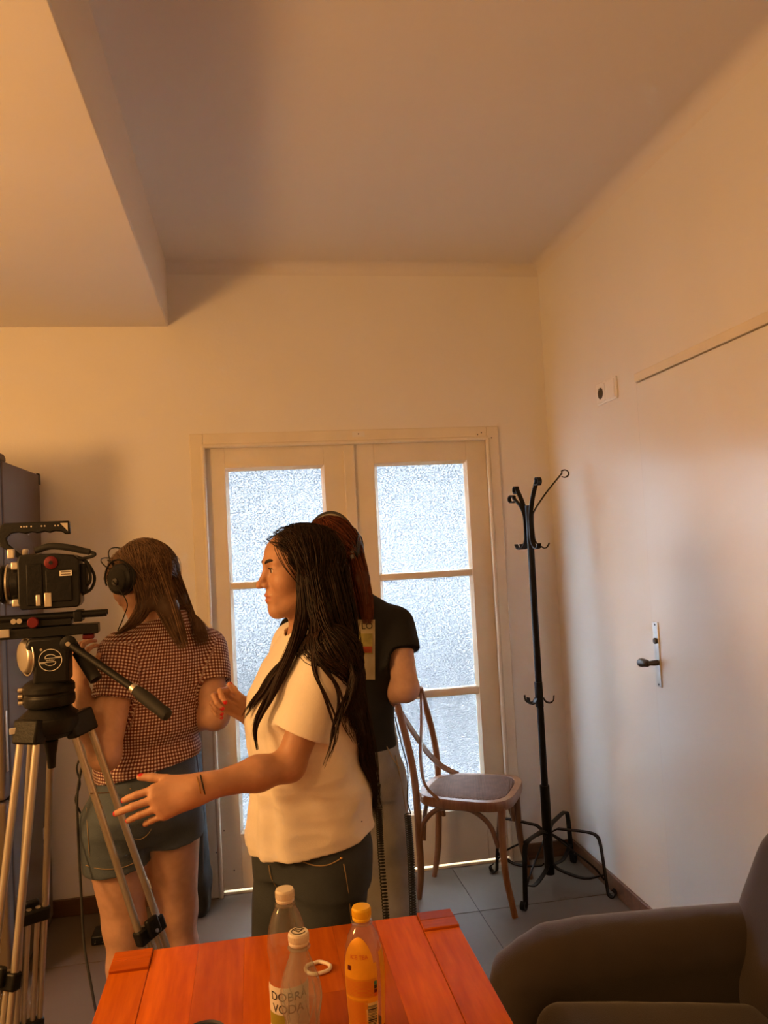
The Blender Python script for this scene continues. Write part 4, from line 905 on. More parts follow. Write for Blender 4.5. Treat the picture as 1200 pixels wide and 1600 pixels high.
class Head:
    """head frame: c centre between the ears, s to the person's left, f forward, u up"""
    def __init__(h, c, f, u=(0, 0, 1), k=1.):
        h.c = np.array(c, float); h.f = nrm(f); u = np.array(u, float); h.u = nrm(u-h.f*(u@h.f)); h.s = np.cross(h.u, h.f); h.k = k
        h.F = np.stack([h.s, h.f, h.u], 1)
    def P(h, s, f, u): return h.c+h.k*(h.s*s+h.f*f+h.u*u)
    def prims(h):
        P, k, F = h.P, h.k, h.F; o = []
        o.append(ell(P(0, -.012, .034), np.array((.073, .092, .077))*k, F, .02))
        o.append(ell(P(0, .034, -.022), np.array((.058, .055, .085))*k, F, .035))
        o.append(ell(P(0, .030, .045), np.array((.062, .060, .052))*k, F, .02))          # forehead
        for s in (-1, 1):
            o.append(cap(P(s*.053, -.002, -.050), P(s*.016, .062, -.097), .017*k, .015*k, .03))
            o.append(ell(P(s*.042, .056, -.022), np.array((.024, .026, .028))*k, F, .025))  # cheek
            o.append(cap(P(s*.042, .072, .026), P(s*.012, .086, .024), .009*k, .009*k, .016))  # brow
        o.append(ell(P(0, .074, -.098), np.array((.020, .016, .017))*k, F, .018))            # chin
        o.append(ell(P(0, .074, -.060), np.array((.028, .018, .026))*k, F, .02))             # muzzle
        for s in (-1, 1): o.append(ell(P(s*.032, .098, .006), np.array((.020, .019, .013))*k, F, .014, 's'))
        o.append(cap(P(0, .085, .016), P(0, .1055, -.024), .0085*k, .0092*k, .012))
        o.append(ell(P(0, .1105, -.030), np.array((.0105, .0095, .0088))*k, F, .008))
        for s in (-1, 1): o.append(ell(P(s*.0125, .096, -.031), np.array((.0075, .010, .0075))*k, F, .006))
        for s in (-1, 1): o.append(ell(P(s*.007, .101, -.0375), np.array((.0032, .006, .004))*k, F, .003, 's'))
        # lids round the eyeballs
        for s in (-1, 1):
            o.append(ell(P(s*.032, .0735, .0065), np.array((.0165, .0150, .0140))*k, F, .006))
            o.append(ell(P(s*.032, .0905, .0050), np.array((.0140, .0090, .0056))*k, F, .003, 's'))
        o.append(ell(P(0, .0890, -.0570), np.array((.0220, .0105, .0062))*k, F, .006))       # upper lip
        o.append(ell(P(0, .0875, -.0695), np.array((.0195, .0105, .0072))*k, F, .006))
        o.append(ell(P(0, .0990, -.0630), np.array((.0250, .0085, .0016))*k, F, .003, 's'))  # mouth line
        for s in (-1, 1):
            o.append(ell(P(s*.074, -.010, -.002), np.array((.008, .017, .030))*k, F, .006))
            o.append(ell(P(s*.081, -.006, .003), np.array((.005, .009, .018))*k, F, .004, 's'))
        return o
    def tint(h, v):
        q = (v-h.c)@h.F/h.k; c = np.zeros((len(v), 4)); c[:, 3] = 1
        lip = ((q[:, 0]/.023)**2+((q[:, 2]+.0630)/.0125)**2 < 1) & (q[:, 1] > .080); c[lip, 0] = .55
        return c
    def features(h, parent, m_brow=None, lash=True):
        P, k = h.P, h.k
        for s in (-1, 1):
            e = MB(); e.ball(P(s*.032, .0740, .0060), .0128*k, 20, 14); eb = e.build('eyeball', M['eye'], parent)
            i = MB(); i.lathe([(.0060*k, 0), (.0056*k, .0006*k), (.0035*k, .0012*k), (.0005, .0014*k)], P(s*.032, .0740, .0055)+h.f*.0122*k, 20, axis=h.f); i.build('iris', M['iris'], eb)
            bp = [P(s*.014, .0945, .0245), P(s*.022, .0932, .0285), P(s*.034, .0880, .0312), P(s*.044, .0800, .0300), P(s*.051, .0712, .0255)]
            br = bez(bp, 20); MB().tube(br, [.0020+.0022*math.sin(PI*min(1, (i_+2)/len(br))) for i_ in range(len(br))], 8).build('eyebrow', m_brow or M['lash'], parent)
            if not lash: continue
            ls = bez([P(s*.0205, .0860, .0090), P(s*.026, .0905, .0118), P(s*.034, .0895, .0120), P(s*.042, .0835, .0095), P(s*.0465, .0785, .0070)], 16)
            MB().tube(ls, .0013*k, 6).build('eyelash', M['lash'], parent)
def hand(w, xdir, zback, ythumb, curl, splay=(.10, .03, -.04, -.12), thumb=(.55, .25, .15), k=1., spread_k=1.):
    """w wrist, xdir to the fingers, zback out of the back of the hand, ythumb towards the thumb. Returns prims, nails[(pos, dir, up, r)]"""
    x = nrm(xdir); z = np.array(zback, float); z = nrm(z-x*(z@x)); y = np.cross(z, x); y = y if y@np.array(ythumb, float) > 0 else -y
    L = lambda a, b, c: np.array(w, float)+k*(x*a+y*b+z*c)
    kn = [(.082, .027, .000), (.087, .008, .003), (.082, -.011, .001), (.074, -.028, -.004)]
    ln = [(.040, .023, .019), (.045, .027, .020), (.041, .025, .019), (.031, .019, .017)]
    rad = [.0083, .0085, .0080, .0070]
    o = []; nails = []
    for q, (a, b, c) in enumerate(kn):
        o.append(cap(L(-.005, b*.55, -.002), L(a-.004, b, c-.003), .0135*k, .0118*k, .014, side=z, sq=.85))
    o.append(cap(L(.015, .018, -.008), L(.055, .030, -.012), .013*k, .012*k, .012))
    o.append(cap(L(-.03, 0, 0), L(.012, 0, -.001), .0235*k, .023*k, .02, side=z, sq=.66))
    for q, (a, b, c) in enumerate(kn):
        p = L(a-.004, b, c-.002); th = 0.; sp = splay[q]*spread_k; r = rad[q]*k
        f0 = nrm(x*math.cos(sp)+y*math.sin(sp))
        for j in range(3):
            th += curl[q][j]; dv = nrm(f0*math.cos(th)-z*math.sin(th)); n = p+dv*ln[q][j]*k
            o.append(cap(p, n, r*(1-.07*j), r*(1-.07*(j+1)), .0035)); up_ = nrm(f0*math.sin(th)+z*math.cos(th))
            p = n
        nails.append((p+up_*r*.55+dv*.002, dv, up_, r))
    # thumb
    p = L(.016, .022, -.008); a1, a2, a3 = thumb
    dv = nrm(x*math.cos(a1)+y*math.sin(a1)-z*.25)
    for j, (l_, da, r0, r1) in enumerate(((.040, 0, .0135, .0105), (.032, a2, .0105, .0092), (.026, a3, .0092, .0075))):
        dv = nrm(dv*math.cos(da)+(x*math.cos(a1)-y*math.sin(a1)*.6)*math.sin(da)); n = p+dv*l_*k; o.append(cap(p, n, r0*k, r1*k, .008 if j == 0 else .0035)); p = n
    tu = nrm(np.cross(np.cross(dv, y), dv)+z*.6); nails.append((p+tu*.0045*k, dv, tu, .0078*k))
    return o, nails
def limb(a, b, c, r, k=.02, bulge=.0):
    """shoulder-elbow-wrist or hip-knee-ankle with a little muscle"""
    a, b, c = (np.array(q, float) for q in (a, b, c)); o = [cap(a, b, r[0], r[1], k), cap(b, b+(c-b)*.35, r[1]*.98, r[2], k), cap(b+(c-b)*.35, c, r[2], r[3], k)]
    return o
def ang(f): return math.atan2(f[1], f[0])
def nail_tint(v, nails, col):
    for p, d, u, r in nails:
        q = v-p; a = q@d; n = q@u; s = np.sqrt(np.maximum((q*q).sum(1)-a*a-n*n, 0))
        m = ((a/.0065)**2+(s/(r*.80))**2 < 1) & (np.abs(n) < r); col[m, 1] = 1
    return col
def ribbons(strands, radii, sides=3):
    """many strands [(n,3)] -> one triangle/quads mesh"""
    S = np.stack(strands).astype(np.float32); K, n, _ = S.shape
    T = np.gradient(S, axis=1); T /= np.linalg.norm(T, axis=2, keepdims=True)+1e-9
    up = np.zeros_like(T); up[..., 0] = .37; up[..., 1] = -.8; up[..., 2] = .45
    A = np.cross(T, up); A /= np.linalg.norm(A, axis=2, keepdims=True)+1e-9; Bn = np.cross(T, A)
    prof = np.minimum(1, np.linspace(0, 1, n)*14+.35)*np.clip((1-np.linspace(0, 1, n))*5, .12, 1)
    R_ = (np.array(radii)[:, None]*prof[None])[..., None]
    V_ = np.stack([S+R_*(math.cos(2*PI*k/sides)*A+math.sin(2*PI*k/sides)*Bn) for k in range(sides)], 2)   # K,n,sides,3
    idx = np.arange(K*n*sides).reshape(K, n, sides)
    q = np.stack([idx[:, :-1], np.roll(idx, -1, 2)[:, :-1], np.roll(idx, -1, 2)[:, 1:], idx[:, 1:]], -1).reshape(-1, 4)
    return V_.reshape(-1, 3), q
def hair_mesh(name, H, guides, roots, parent, m, col_prims, seed=1, base=None, hr=.0015, n1=14, n2=34, lift=(.004, .016), bh=.006, blo=None, bhi=None):
    """guides: list of dict(path=[pts], w=[tube radii], n=count, sel=fn(local dir)->weight, wave=)
       each strand runs over the scalp from its root to the head of its guide and then along the guide"""
    rs = np.random.RandomState(seed); ER = np.array((.078, .097, .082))*H.k; EC = H.P(0, -.012, .034)
    allst, rad, tnt = [], [], []
    for g in guides:
        path = np.array(bez(g['path'], 60)); seg = np.linalg.norm(np.diff(path, axis=0), axis=1); s = np.concatenate([[0], np.cumsum(seg)]); tt = np.linspace(0, 1, n2)
        T = np.gradient(path, axis=0); T /= np.linalg.norm(T, axis=1, keepdims=True)
        A = np.cross(T, np.array((.2, 1, .1))); A /= np.linalg.norm(A, axis=1, keepdims=True); Bn = np.cross(T, A)
        d0 = ((path[0]-EC)@H.F)/ER; d0 /= np.linalg.norm(d0)
        got = 0; tries = 0
        while got < g['n'] and tries < g['n']*60:
            tries += 1
            d = rs.randn(3); d /= np.linalg.norm(d)
            if not roots(d) or not g['sel'](d): continue
            got += 1
            lf = lift[0]+(lift[1]-lift[0])*rs.rand()
            L1 = np.linspace(0, 1, n1)[:, None]
            ln = g.get('len', 1.)*(1-g.get('var', .25)*rs.rand()**2); ss = tt*s[-1]*ln
            a = rs.rand()*2*PI; rr = math.sqrt(rs.rand())
            cl = rs.randint(0, g.get('clumps', 7)); ca = cl*2.4; 
            wv = np.interp(ss/s[-1], np.linspace(0, 1, len(g['w'])), g['w'])
            mixc = np.clip(ss/s[-1]*g.get('clump', .8), 0, .75)
            ox = wv*((1-mixc)*rr*math.cos(a)+mixc*(.75*math.cos(ca)+.22*rr*math.cos(a))); oy = wv*((1-mixc)*rr*math.sin(a)+mixc*(.75*math.sin(ca)+.22*rr*math.sin(a)))
            wav_ = g.get('wave', .004); ph = cl*1.7+rs.rand()*.8; fq = g.get('freq', 26)
            ox = ox+wav_*np.sin(ss*fq+ph)*np.minimum(1, ss*6); oy = oy+wav_*np.cos(ss*fq*.9+ph)*np.minimum(1, ss*6)
            gp = np.stack([np.interp(ss, s, path[:, j]) for j in range(3)], 1)+ox[:, None]*np.stack([np.interp(ss, s, A[:, j]) for j in range(3)], 1)+oy[:, None]*np.stack([np.interp(ss, s, Bn[:, j]) for j in range(3)], 1)
            l1 = ((gp[0]-EC)@H.F)/ER; r1 = np.linalg.norm(l1); l1 = l1/r1; r1 = max(r1, 1.03)
            om = math.acos(np.clip(d@l1, -1, 1)); so = math.sin(om)+1e-6; D_ = (np.sin((1-L1)*om)*d+np.sin(L1*om)*l1)/so
            rr_ = 1+(lf/.085)*np.minimum(1, .25+L1*2.5)*(1-L1)+(r1-1)*L1**1.5
            if (D_[:, 1] > .40+1.25*np.maximum(0, D_[:, 2]+.05)).any() and rs.rand() < .97: got -= 1; continue
            hp = EC+((D_*ER*rr_)@H.F.T)
            st = np.concatenate([hp, gp[1:]])
            # ease the joint between scalp and fall
            for _ in range(5): st[3:-1] = .25*st[2:-2]+.5*st[3:-1]+.25*st[4:]
            allst.append(st); rad.append(hr*(.75+.5*rs.rand())); tnt.append(.25+.75*rs.rand())
    Sx = np.stack(allst).astype(np.float32); K, n, _ = Sx.shape
    lfts = np.array([.003+.010*rs.rand() for _ in range(K)], np.float32)
    for it in range(2):
        P = Sx.reshape(-1, 3); d = ev(col_prims, P); e = .004; gr = np.stack([ev(col_prims, P+np.eye(3, dtype=np.float32)[j]*e)-d for j in range(3)], 1)/e
        gr /= np.linalg.norm(gr, axis=1, keepdims=True)+1e-6; need = np.repeat(lfts, n); push = np.clip(need-d, 0, .05)
        P = P+gr*push[:, None]; Sx = P.reshape(K, n, 3)
        if it < 1: Sx[:, 2:-1] = .25*Sx[:, 1:-2]+.5*Sx[:, 2:-1]+.25*Sx[:, 3:]
    v, q = ribbons(list(Sx), rad); col = np.repeat(np.array(tnt), n*3)
    if base is not None:
        bv, bq = polygonise(base, blo, bhi, bh); bv = relax(bv, bq, 1); q = np.concatenate([q, bq+len(v)]); v = np.concatenate([v, bv]); col = np.concatenate([col, np.full(len(bv), .12)])
    me = qmesh(name, v, q); a = me.attributes.new('tint', 'FLOAT_COLOR', 'POINT'); c4 = np.ones((len(v), 4), np.float32); c4[:, :3] = col[:, None]; a.data.foreach_set('color', c4.ravel())
    o = link_mesh(name, me, m, parent, True); return o
def bounds(P, pad): P = np.array(P); return P.min(0)-pad, P.max(0)+pad
def shoe(side, ank, fdir, parent, m):
    f = nrm(V(fdir[0], fdir[1], 0)); a = np.array(ank, float); g_ = V(a[0], a[1], 0); s_ = V(-f[1], f[0], 0)
    pr = [cap(g_-f*.045+V(0, 0, .040), g_+f*.10+V(0, 0, .035), .038, .036, .02, side=(0, 0, 1), sq=.9), cap(g_+f*.10+V(0, 0, .032), g_+f*.155+V(0, 0, .028), .036, .030, .02, side=(0, 0, 1), sq=.8), cap(g_-f*.02+V(0, 0, .05), g_-f*.01+V(0, 0, .095), .036, .034, .02),
          rbox(g_+f*.05+V(0, 0, -.03), (.4, .4, .032), .001, None, .004, 's')]
    o = blob('shoe', pr, g_-V(.24, .24, .0), g_+V(.24, .24, .15), .006, m, parent); return o
def headphones(H, label, m_cup, m_pad, m_band, cupr=.040, off=.0, tilt=0., wires=False):
    hp = empty('headphones', tuple(H.c), label, 'headphones')
    t = math.tan(tilt)
    if wires:
        for dz, tl_ in ((.0, t), (-.012, t*1.75)):
            bd = [H.P(.092*math.cos(a), tl_*.105*math.sin(a)-.006, .004+(.136+dz)*math.sin(a)) for a in np.linspace(.06, PI-.06, 36)]
            b = MB().tube(bd, .0019, 8).build('headband', m_band, hp)
    else:
        bd = [H.P(.088*math.cos(a), t*.10*math.sin(a)-.006, .004+.128*math.sin(a)) for a in np.linspace(.06, PI-.06, 30)]
        b = MB().tube(bd, None, sq=(.011, .0035), up=H.f).build('headband', m_band, hp, bevel=.002)
        pdn = [H.P(.0835*math.cos(a), t*.09*math.sin(a)-.006, .0+.122*math.sin(a)) for a in np.linspace(.9, PI-.9, 20)]
        MB().tube(pdn, None, sq=(.012, .0045), up=H.f).build('band_padding', m_pad, b, bevel=.003)
    for s in (1, -1):
        c = H.P(s*.077, -.006+off, -.004); ax = H.s*s
        ep = MB().lathe([(.020, .002), (cupr-.004, .0), (cupr+.001, .008), (cupr, .017), (cupr-.004, .020)], c, 32, axis=ax).build('ear_pad', m_pad, hp)
        cu = MB().lathe([(cupr-.004, .018), (cupr-.001, .020), (cupr-.002, .030), (cupr-.010, .036), (cupr-.016, .037), (.004, .038)], c, 32, axis=ax).build('ear_cup', m_cup, hp)
        MB().lathe([(.011, 0), (.011, .003), (.009, .004)], c+ax*.037+H.f*.008-H.u*.006, 20, axis=ax).build('cup_cap', M['darkm'], cu)
        if wires: MB().ball(c+ax*.026+H.f*cupr*.85+H.u*.012, .0055, 12, 8).build('cup_pin', M['white'], cu)
        yk = MB(); yk.tube([H.P(s*(.088+.020), -.006+off, .004)+H.f*((cupr+.003)*math.cos(a))*H.k+H.u*((cupr+.003)*math.sin(a)) for a in np.linspace(-.1, PI+.1, 20)], .0026, 8); yk.tube([H.P(s*.107, -.006+off, .047), H.P(s*.090, t*.05-.006, .075)], .0032, 8); yk.build('yoke', m_band, hp)
    return hp
# ================================================================== the woman in the cream T-shirt
w1 = empty('person', (0.17, 2.03, 0), 'person in cream T-shirt and dark jeans with very long dark hair', 'person')
a1 = math.radians(14); F1 = V(-math.cos(a1), -math.sin(a1), 0); S1 = V(math.sin(a1), -math.cos(a1), 0)     # facing; her left (towards the photographer)
H1 = Head(at(470, 891, d=2.02), (-math.cos(.20), -math.sin(.20), -.02), k=.985)
nk = at(487, 990, d=2.045); pv = at(484, 1352, d=2.05)
fa = ang(F1); fb = fa+.36
def stn(z, r, q, push=0., side=0., a=fa):
    t = (z-pv[2])/(nk[2]-pv[2]); c = pv+(nk-pv)*t; f = V(math.cos(a), math.sin(a), 0); c = c+f*push; return (z, c[0], c[1], r, q, a)
zN = nk[2]
TR1 = [stn(zN+.03, .045, .05, -.004), stn(zN-.005, .085, .058), stn(zN-.03, .135, .072), stn(zN-.075, .152, .094, .008), stn(zN-.15, .142, .108, .014), stn(zN-.23, .128, .098, .010), stn(zN-.33, .116, .086, .002), stn(zN-.44, .146, .100, -.006, a=fb), stn(zN-.53, .160, .112, -.014, a=fb), stn(zN-.60, .155, .108, -.014, a=fb)]
ls = nk+S1*.150+V(0, 0, -.042); le = at(452, 1196, d=1.86); lw = at(305, 1234, d=1.74)
rs_ = nk-S1*.150+V(0, 0, -.042); rw = at(380, 1107, d=2.13); re = at(432, 1162, d=2.27)
arms = limb(ls, le, lw, (.046, .036, .038, .0235))+limb(rs_, re, rw, (.046, .036, .037, .0235))
cdir = -CF
lk = at(229, 1259, d=1.71)
hl, nl1 = hand(lw, lk-lw, cdir+V(0, 0, .35), (0, 0, 1), ((.28, .45, .25), (.20, .38, .22), (.30, .48, .28), (.42, .55, .30)), splay=(.02, -.01, -.03, -.06), thumb=(.46, .0, .15), k=1.06)
rk = at(338, 1083, d=2.09)
hr_, nr1 = hand(rw, rk-rw, V(.25, 1, .25), (0, 0, 1), ((.75, 1.0, .6), (.85, 1.15, .7), (.95, 1.2, .7), (1.05, 1.2, .7)), thumb=(.42, -.10, .05), k=.95)
hips = [pv+s*(V(math.sin(a1+.36), -math.cos(a1+.36), 0))*.082+V(0, 0, .02) for s in (1, -1)]
ank = [V(hips[0][0]+.01, hips[0][1]-.01, .08), V(hips[1][0]-.03, hips[1][1]+.01, .08)]
legs = []
for h_, a_ in zip(hips, ank): legs += limb(h_, (h_+a_)/2+V(F1[0]*.02, F1[1]*.02, .02), a_, (.082, .056, .052, .036), .03)
for a_ in ank: legs.append(cap(a_-V(0, 0, .03), V(a_[0], a_[1], .035)+F1*.13, .034, .025, .02))
neck1 = [cap(H1.P(0, -.020, -.075), nk+V(0, 0, -.01), .050, .055, .03)]
HD1 = H1.prims()
body1 = HD1+neck1+[loft(TR1, .03)]+arms+hl+hr_+legs
allp = [H1.P(0, 0, .12), H1.P(0, .13, 0), ls, le, lw, rs_, re, rw, lk, rk]+ank+[at(160, 1300, d=1.70), at(300, 1080, d=2.05)]+[V(x, y, 0) for x, y in ((-.10, 1.70), (.40, 2.25))]
lo, hi = bounds(allp, .07); lo[2] = .0
o = blob('body', body1, lo, hi, .0029, M['skin1'], w1, it=1, color=lambda v: nail_tint(v, nl1+nr1, H1.tint(v)))
H1.features(w1)
for a_ in ank: shoe(0, a_, F1, w1, M['shoe'])
# T-shirt
def shirt_st(z, r, q, push=0, a=fa): return stn(z, r, q, push, a=a)
zh = at(480, 1340, d=1.98)[2]                                   # hem height
SH1 = [stn(zN+.012, .078, .070, -.004), stn(zN-.012, .118, .078), stn(zN-.035, .152, .086), stn(zN-.08, .168, .114, .008), stn(zN-.15, .166, .140, .022), stn(zN-.22, .160, .144, .020), stn(zN-.33, .158, .142, .008), stn(zN-.44, .170, .144, .002, a=fb), stn(zh-.05, .184, .148, .0, a=fb)]
sdv = nrm(le-ls); sl_e = ls+sdv*.195; sdr = nrm(re-rs_); sr_e = rs_+sdr*.175
def fold1(P):
    z = P[:, 2]; w = np.clip((zN-.10-z)/.25, 0, 1)
    d = .0045*w*wav(P, (3*S1[0]+.5, 3*S1[1], .25), 26, .4)
    d += .018*vnoise(P*np.array((1, 1, 1.9), np.float32), 9)*w+.010*np.abs(vnoise(P*np.array((.7, .7, 2.2), np.float32), 15))*w+.0020*vnoise(P, 28)
    # pulls running from the bust and the arm pit
    q = P-np.array(ls+V(0, 0, -.12), np.float32); rr = np.sqrt((q*q).sum(1)); d += .0045*np.sin(np.arctan2(q[:, 2], q@np.array(F1, np.float32))*9)*np.exp(-((rr-.13)/.08)**2)
    return d
def plane_cut(p, n, k=.004): p = np.array(p, np.float32); n = np.array(nrm(n), np.float32); return Prim(lambda P: -((P-p)@n), k, 's')
def group(prims, k=.01, op='u', off=0.): return Prim(lambda P: ev(prims, P)-off, k, op)
def sleeve(a, end, d, r0, r1, inner, k=.03, fold=lambda P: .005*vnoise(P, 14)):
    """loose sleeve with an open end"""
    return group([disp(cap(a, end+d*.06, r0, r1, .01), fold), plane_cut(end, d, .003), disp(cap(end-d*.035, end+d*.05, inner, inner+.004, .003, 's'), fold)], k)
def hem_cut(st, z, fold, t=.007, deep=.03):
    L0 = loft([(z_, x, y, r-t, q-t, a) for z_, x, y, r, q, a in st]).fn; L_ = lambda P: L0(P)+fold(P)
    p0, n0 = (z if isinstance(z, tuple) else ((0, 0, z), (0, 0, -1))); p0 = np.array(p0, np.float32); n0 = np.array(nrm(n0), np.float32)
    return [plane_cut(p0, n0), Prim(lambda P: np.maximum(L_(P), -((P-p0)@n0)-deep), .003, 's')]
tee = [disp(loft(SH1, .02), fold1)]+hem_cut(SH1, ((pv[0]-.15, pv[1], zh+.005), (.16, 0, -1)), fold1)
tee += [group([loft(TR1[:6], .03), cap(ls, ls+sdv*.06, .046, .045, .03), cap(rs_, rs_+sdr*.06, .046, .045, .03)], .02, off=.009)]
tee += [sleeve(ls, sl_e, sdv, .060, .066, .055), sleeve(rs_, sr_e, sdr, .060, .066, .055)]
tee += [cap(nk+F1*.012+V(0, 0, -.004), H1.P(0, -.012, -.08), .058, .060, .004, 's')]
lo, hi = bounds([sl_e, sr_e, nk+V(-.2, -.22, .06), nk+V(.2, .2, 0), V(pv[0]-.21, pv[1]-.21, zh), V(pv[0]+.21, pv[1]+.21, zh)], .05)
blob('t_shirt', tee, lo, hi, .0034, M['tee'], w1, None, .02, 1)
cb1 = [nk+F1*.010+V(0, 0, -.001)+.060*(S1*math.cos(t_)+(F1*.96)*math.sin(t_))+V(0, 0, -.020*math.sin(t_)) for t_ in np.linspace(0, 2*PI, 40)]
MB().tube(cb1, .0055, 10).build('collar_rib', M['tee'], w1)
hb1 = MB(); ring = []
# jeans
WB = zh+.16
PT1 = [stn(z_, r, q, p_, a=fb) for z_, r, q, p_ in ((WB, .142, .104, -.006), (zN-.47, .160, .114, -.010), (zN-.54, .172, .122, -.014), (zN-.62, .168, .116, -.012))]
jn = [loft(PT1, .03)]
for h_, a_ in zip(hips, ank):
    kn_ = (h_+a_)/2+V(F1[0]*.02, F1[1]*.02, .02); jn += [cap(h_, kn_, .098, .080, .03), cap(kn_, a_+V(0, 0, .0), .080, .078, .03)]
jn += [plane_cut((0, 0, .045), (0, 0, -1))]
lo, hi = bounds([V(pv[0]-.2, pv[1]-.2, .03), V(pv[0]+.2, pv[1]+.2, WB)]+ank, .06)
blob('jeans', jn, lo, hi, .0055, M['jeans1'], w1, lambda P: .006*vnoise(P*np.array((1, 1, 1.6), np.float32), 10), .02)
jx = lambda px, py: at(px, py, d=1.865)
def on_surf(prims, p, off=.001):
    """slide a point along the viewing ray on to the surface"""
    p = np.array(p, np.float32); v = np.array(nrm(p-CPOS), np.float32); t = np.linspace(-.25, .35, 601, dtype=np.float32)
    P = p+t[:, None]*v; d = ev(prims, P); i = np.argmax(d < off); return P[i].astype(float)
SJ = [on_surf(jn, jx(*q)) for q in ((472, 1346), (490, 1352), (510, 1352), (525, 1346), (534, 1340))]
MB().tube(bez(SJ, 16), .0016, 6).build('pocket_seam', M['thread'], w1)
MB().tube(bez([on_surf(jn, jx(*q)) for q in ((537, 1350), (540, 1366), (545, 1400), (549, 1440))], 14), .0014, 6).build('side_seam', M['thread'], w1)
MB().tube(bez([on_surf(jn, jx(*q)) for q in ((420, 1352), (424, 1372), (436, 1392))], 10), .0013, 6).build('fly_seam', M['thread'], w1)
MB().ball(on_surf(jn, jx(533, 1341)), .0042, 10, 6).build('rivet', M['gold'], w1)
# jewellery
wd = nrm(lk-lw); q0 = lw-wd*.010; t1 = nrm(np.cross(wd, V(0, 0, 1))); t2 = np.cross(wd, t1)
MB().tube([q0+.0285*(t1*math.cos(a)*.86+t2*math.sin(a)) for a in np.linspace(0, 2*PI, 36)], .0014, 6).build('bracelet', M['gold'], w1)
MB().tube([q0-wd*.008+.0285*(t1*math.cos(a)*.86+t2*math.sin(a)) for a in np.linspace(0, 2*PI, 36)], .0016, 6).build('bracelet', M['rubber'], w1)

# hair
def roots1(d): return d[1] < .33+1.25*max(0, d[2]+.05) and d[2] > -.62 and (d[2] > -.15 or d[1] < .10)
G = lambda *a: [at(x, y, d=z) for x, y, z in a]
col1 = [group(tee), group(HD1+neck1), group(arms)]
near = lambda d: d[0] > .05
guides1 = [
 dict(path=G((514, 880, 2.11), (528, 955, 2.12), (540, 1040, 2.13), (556, 1130, 2.13), (574, 1215, 2.13), (586, 1282, 2.13)), w=[.050, .052, .048, .044, .038, .024], n=560, sel=lambda d: d[0] < .35, wave=.005, clumps=9, clump=.35),
 dict(path=G((506, 880, 1.99), (522, 950, 1.96), (536, 1040, 1.96), (553, 1130, 2.0), (572, 1215, 2.03), (585, 1265, 2.05)), w=[.040, .042, .042, .038, .032, .020], n=760, sel=near, wave=.006, clumps=8, clump=.35),
 dict(path=G((486, 890, 1.955), (496, 950, 1.935), (512, 1010, 1.905), (530, 1075, 1.92), (548, 1150, 1.97)), w=[.030, .032, .030, .026, .014], n=560, sel=lambda d: d[0] > .2, wave=.006, clumps=6, clump=.35),
 dict(path=G((472, 902, 1.95), (474, 955, 1.935), (464, 1000, 1.905), (440, 1050, 1.885), (412, 1105, 1.88), (396, 1140, 1.88), (402, 1172, 1.87)), w=[.018, .020, .019, .013, .010, .007, .003], n=420, sel=lambda d: d[0] > .3 and d[1] > -.3, wave=.004, clumps=4),
 dict(path=G((480, 925, 1.96), (468, 985, 1.94), (440, 1040, 1.92), (405, 1085, 1.93), (380, 1122, 1.95)), w=[.014, .016, .014, .010, .005], n=150, sel=lambda d: d[0] > .1 and d[1] > -.2, wave=.004, clumps=3),
 dict(path=G((495, 925, 1.945), (512, 985, 1.88), (548, 1040, 1.85), (545, 1085, 1.83), (524, 1130, 1.82), (518, 1168, 1.81), (504, 1198, 1.81)), w=[.016, .013, .009, .007, .006, .005, .002], n=70, sel=near, wave=.006, clumps=3, clump=1.),
 dict(path=G((490, 930, 1.945), (494, 990, 1.88), (505, 1040, 1.85), (530, 1085, 1.83), (528, 1130, 1.82), (520, 1160, 1.81)), w=[.014, .010, .008, .006, .005, .002], n=50, sel=near, wave=.006, clumps=2, clump=1.),
 dict(path=G((490, 930, 1.945), (500, 1000, 1.87), (492, 1050, 1.84), (512, 1100, 1.82), (530, 1150, 1.82), (512, 1190, 1.81)), w=[.012, .008, .006, .004, .003, .002], n=36, sel=near, wave=.005, clumps=2, clump=1.),
]
EC1 = H1.P(0, -.012, .034); ER1 = np.array((.078, .097, .082))*H1.k
base1 = [ell(EC1, ER1+.003, H1.F, .01), ell(H1.P(0, .088, -.030), np.array((.085, .062, .092))*H1.k, H1.F, .01, 's'), cap(H1.P(0, .0, -.06), H1.P(0, .02, -.14), .085, .06, .01, 's')]
for g_ in guides1[:3]:
    p_ = g_['path']; w_ = g_['w']
    for i_ in range(len(p_)-2): base1.append(cap(p_[i_], p_[i_+1], w_[i_]*.62, w_[i_+1]*.60, .03))
lo, hi = bounds([EC1]+[p for g_ in guides1 for p in g_['path']], .12)
hair_mesh('hair', H1, guides1, roots1, w1, M['hair1'], col1, 3, base1, hr=.0010, blo=lo, bhi=hi, lift=(.004, .014))
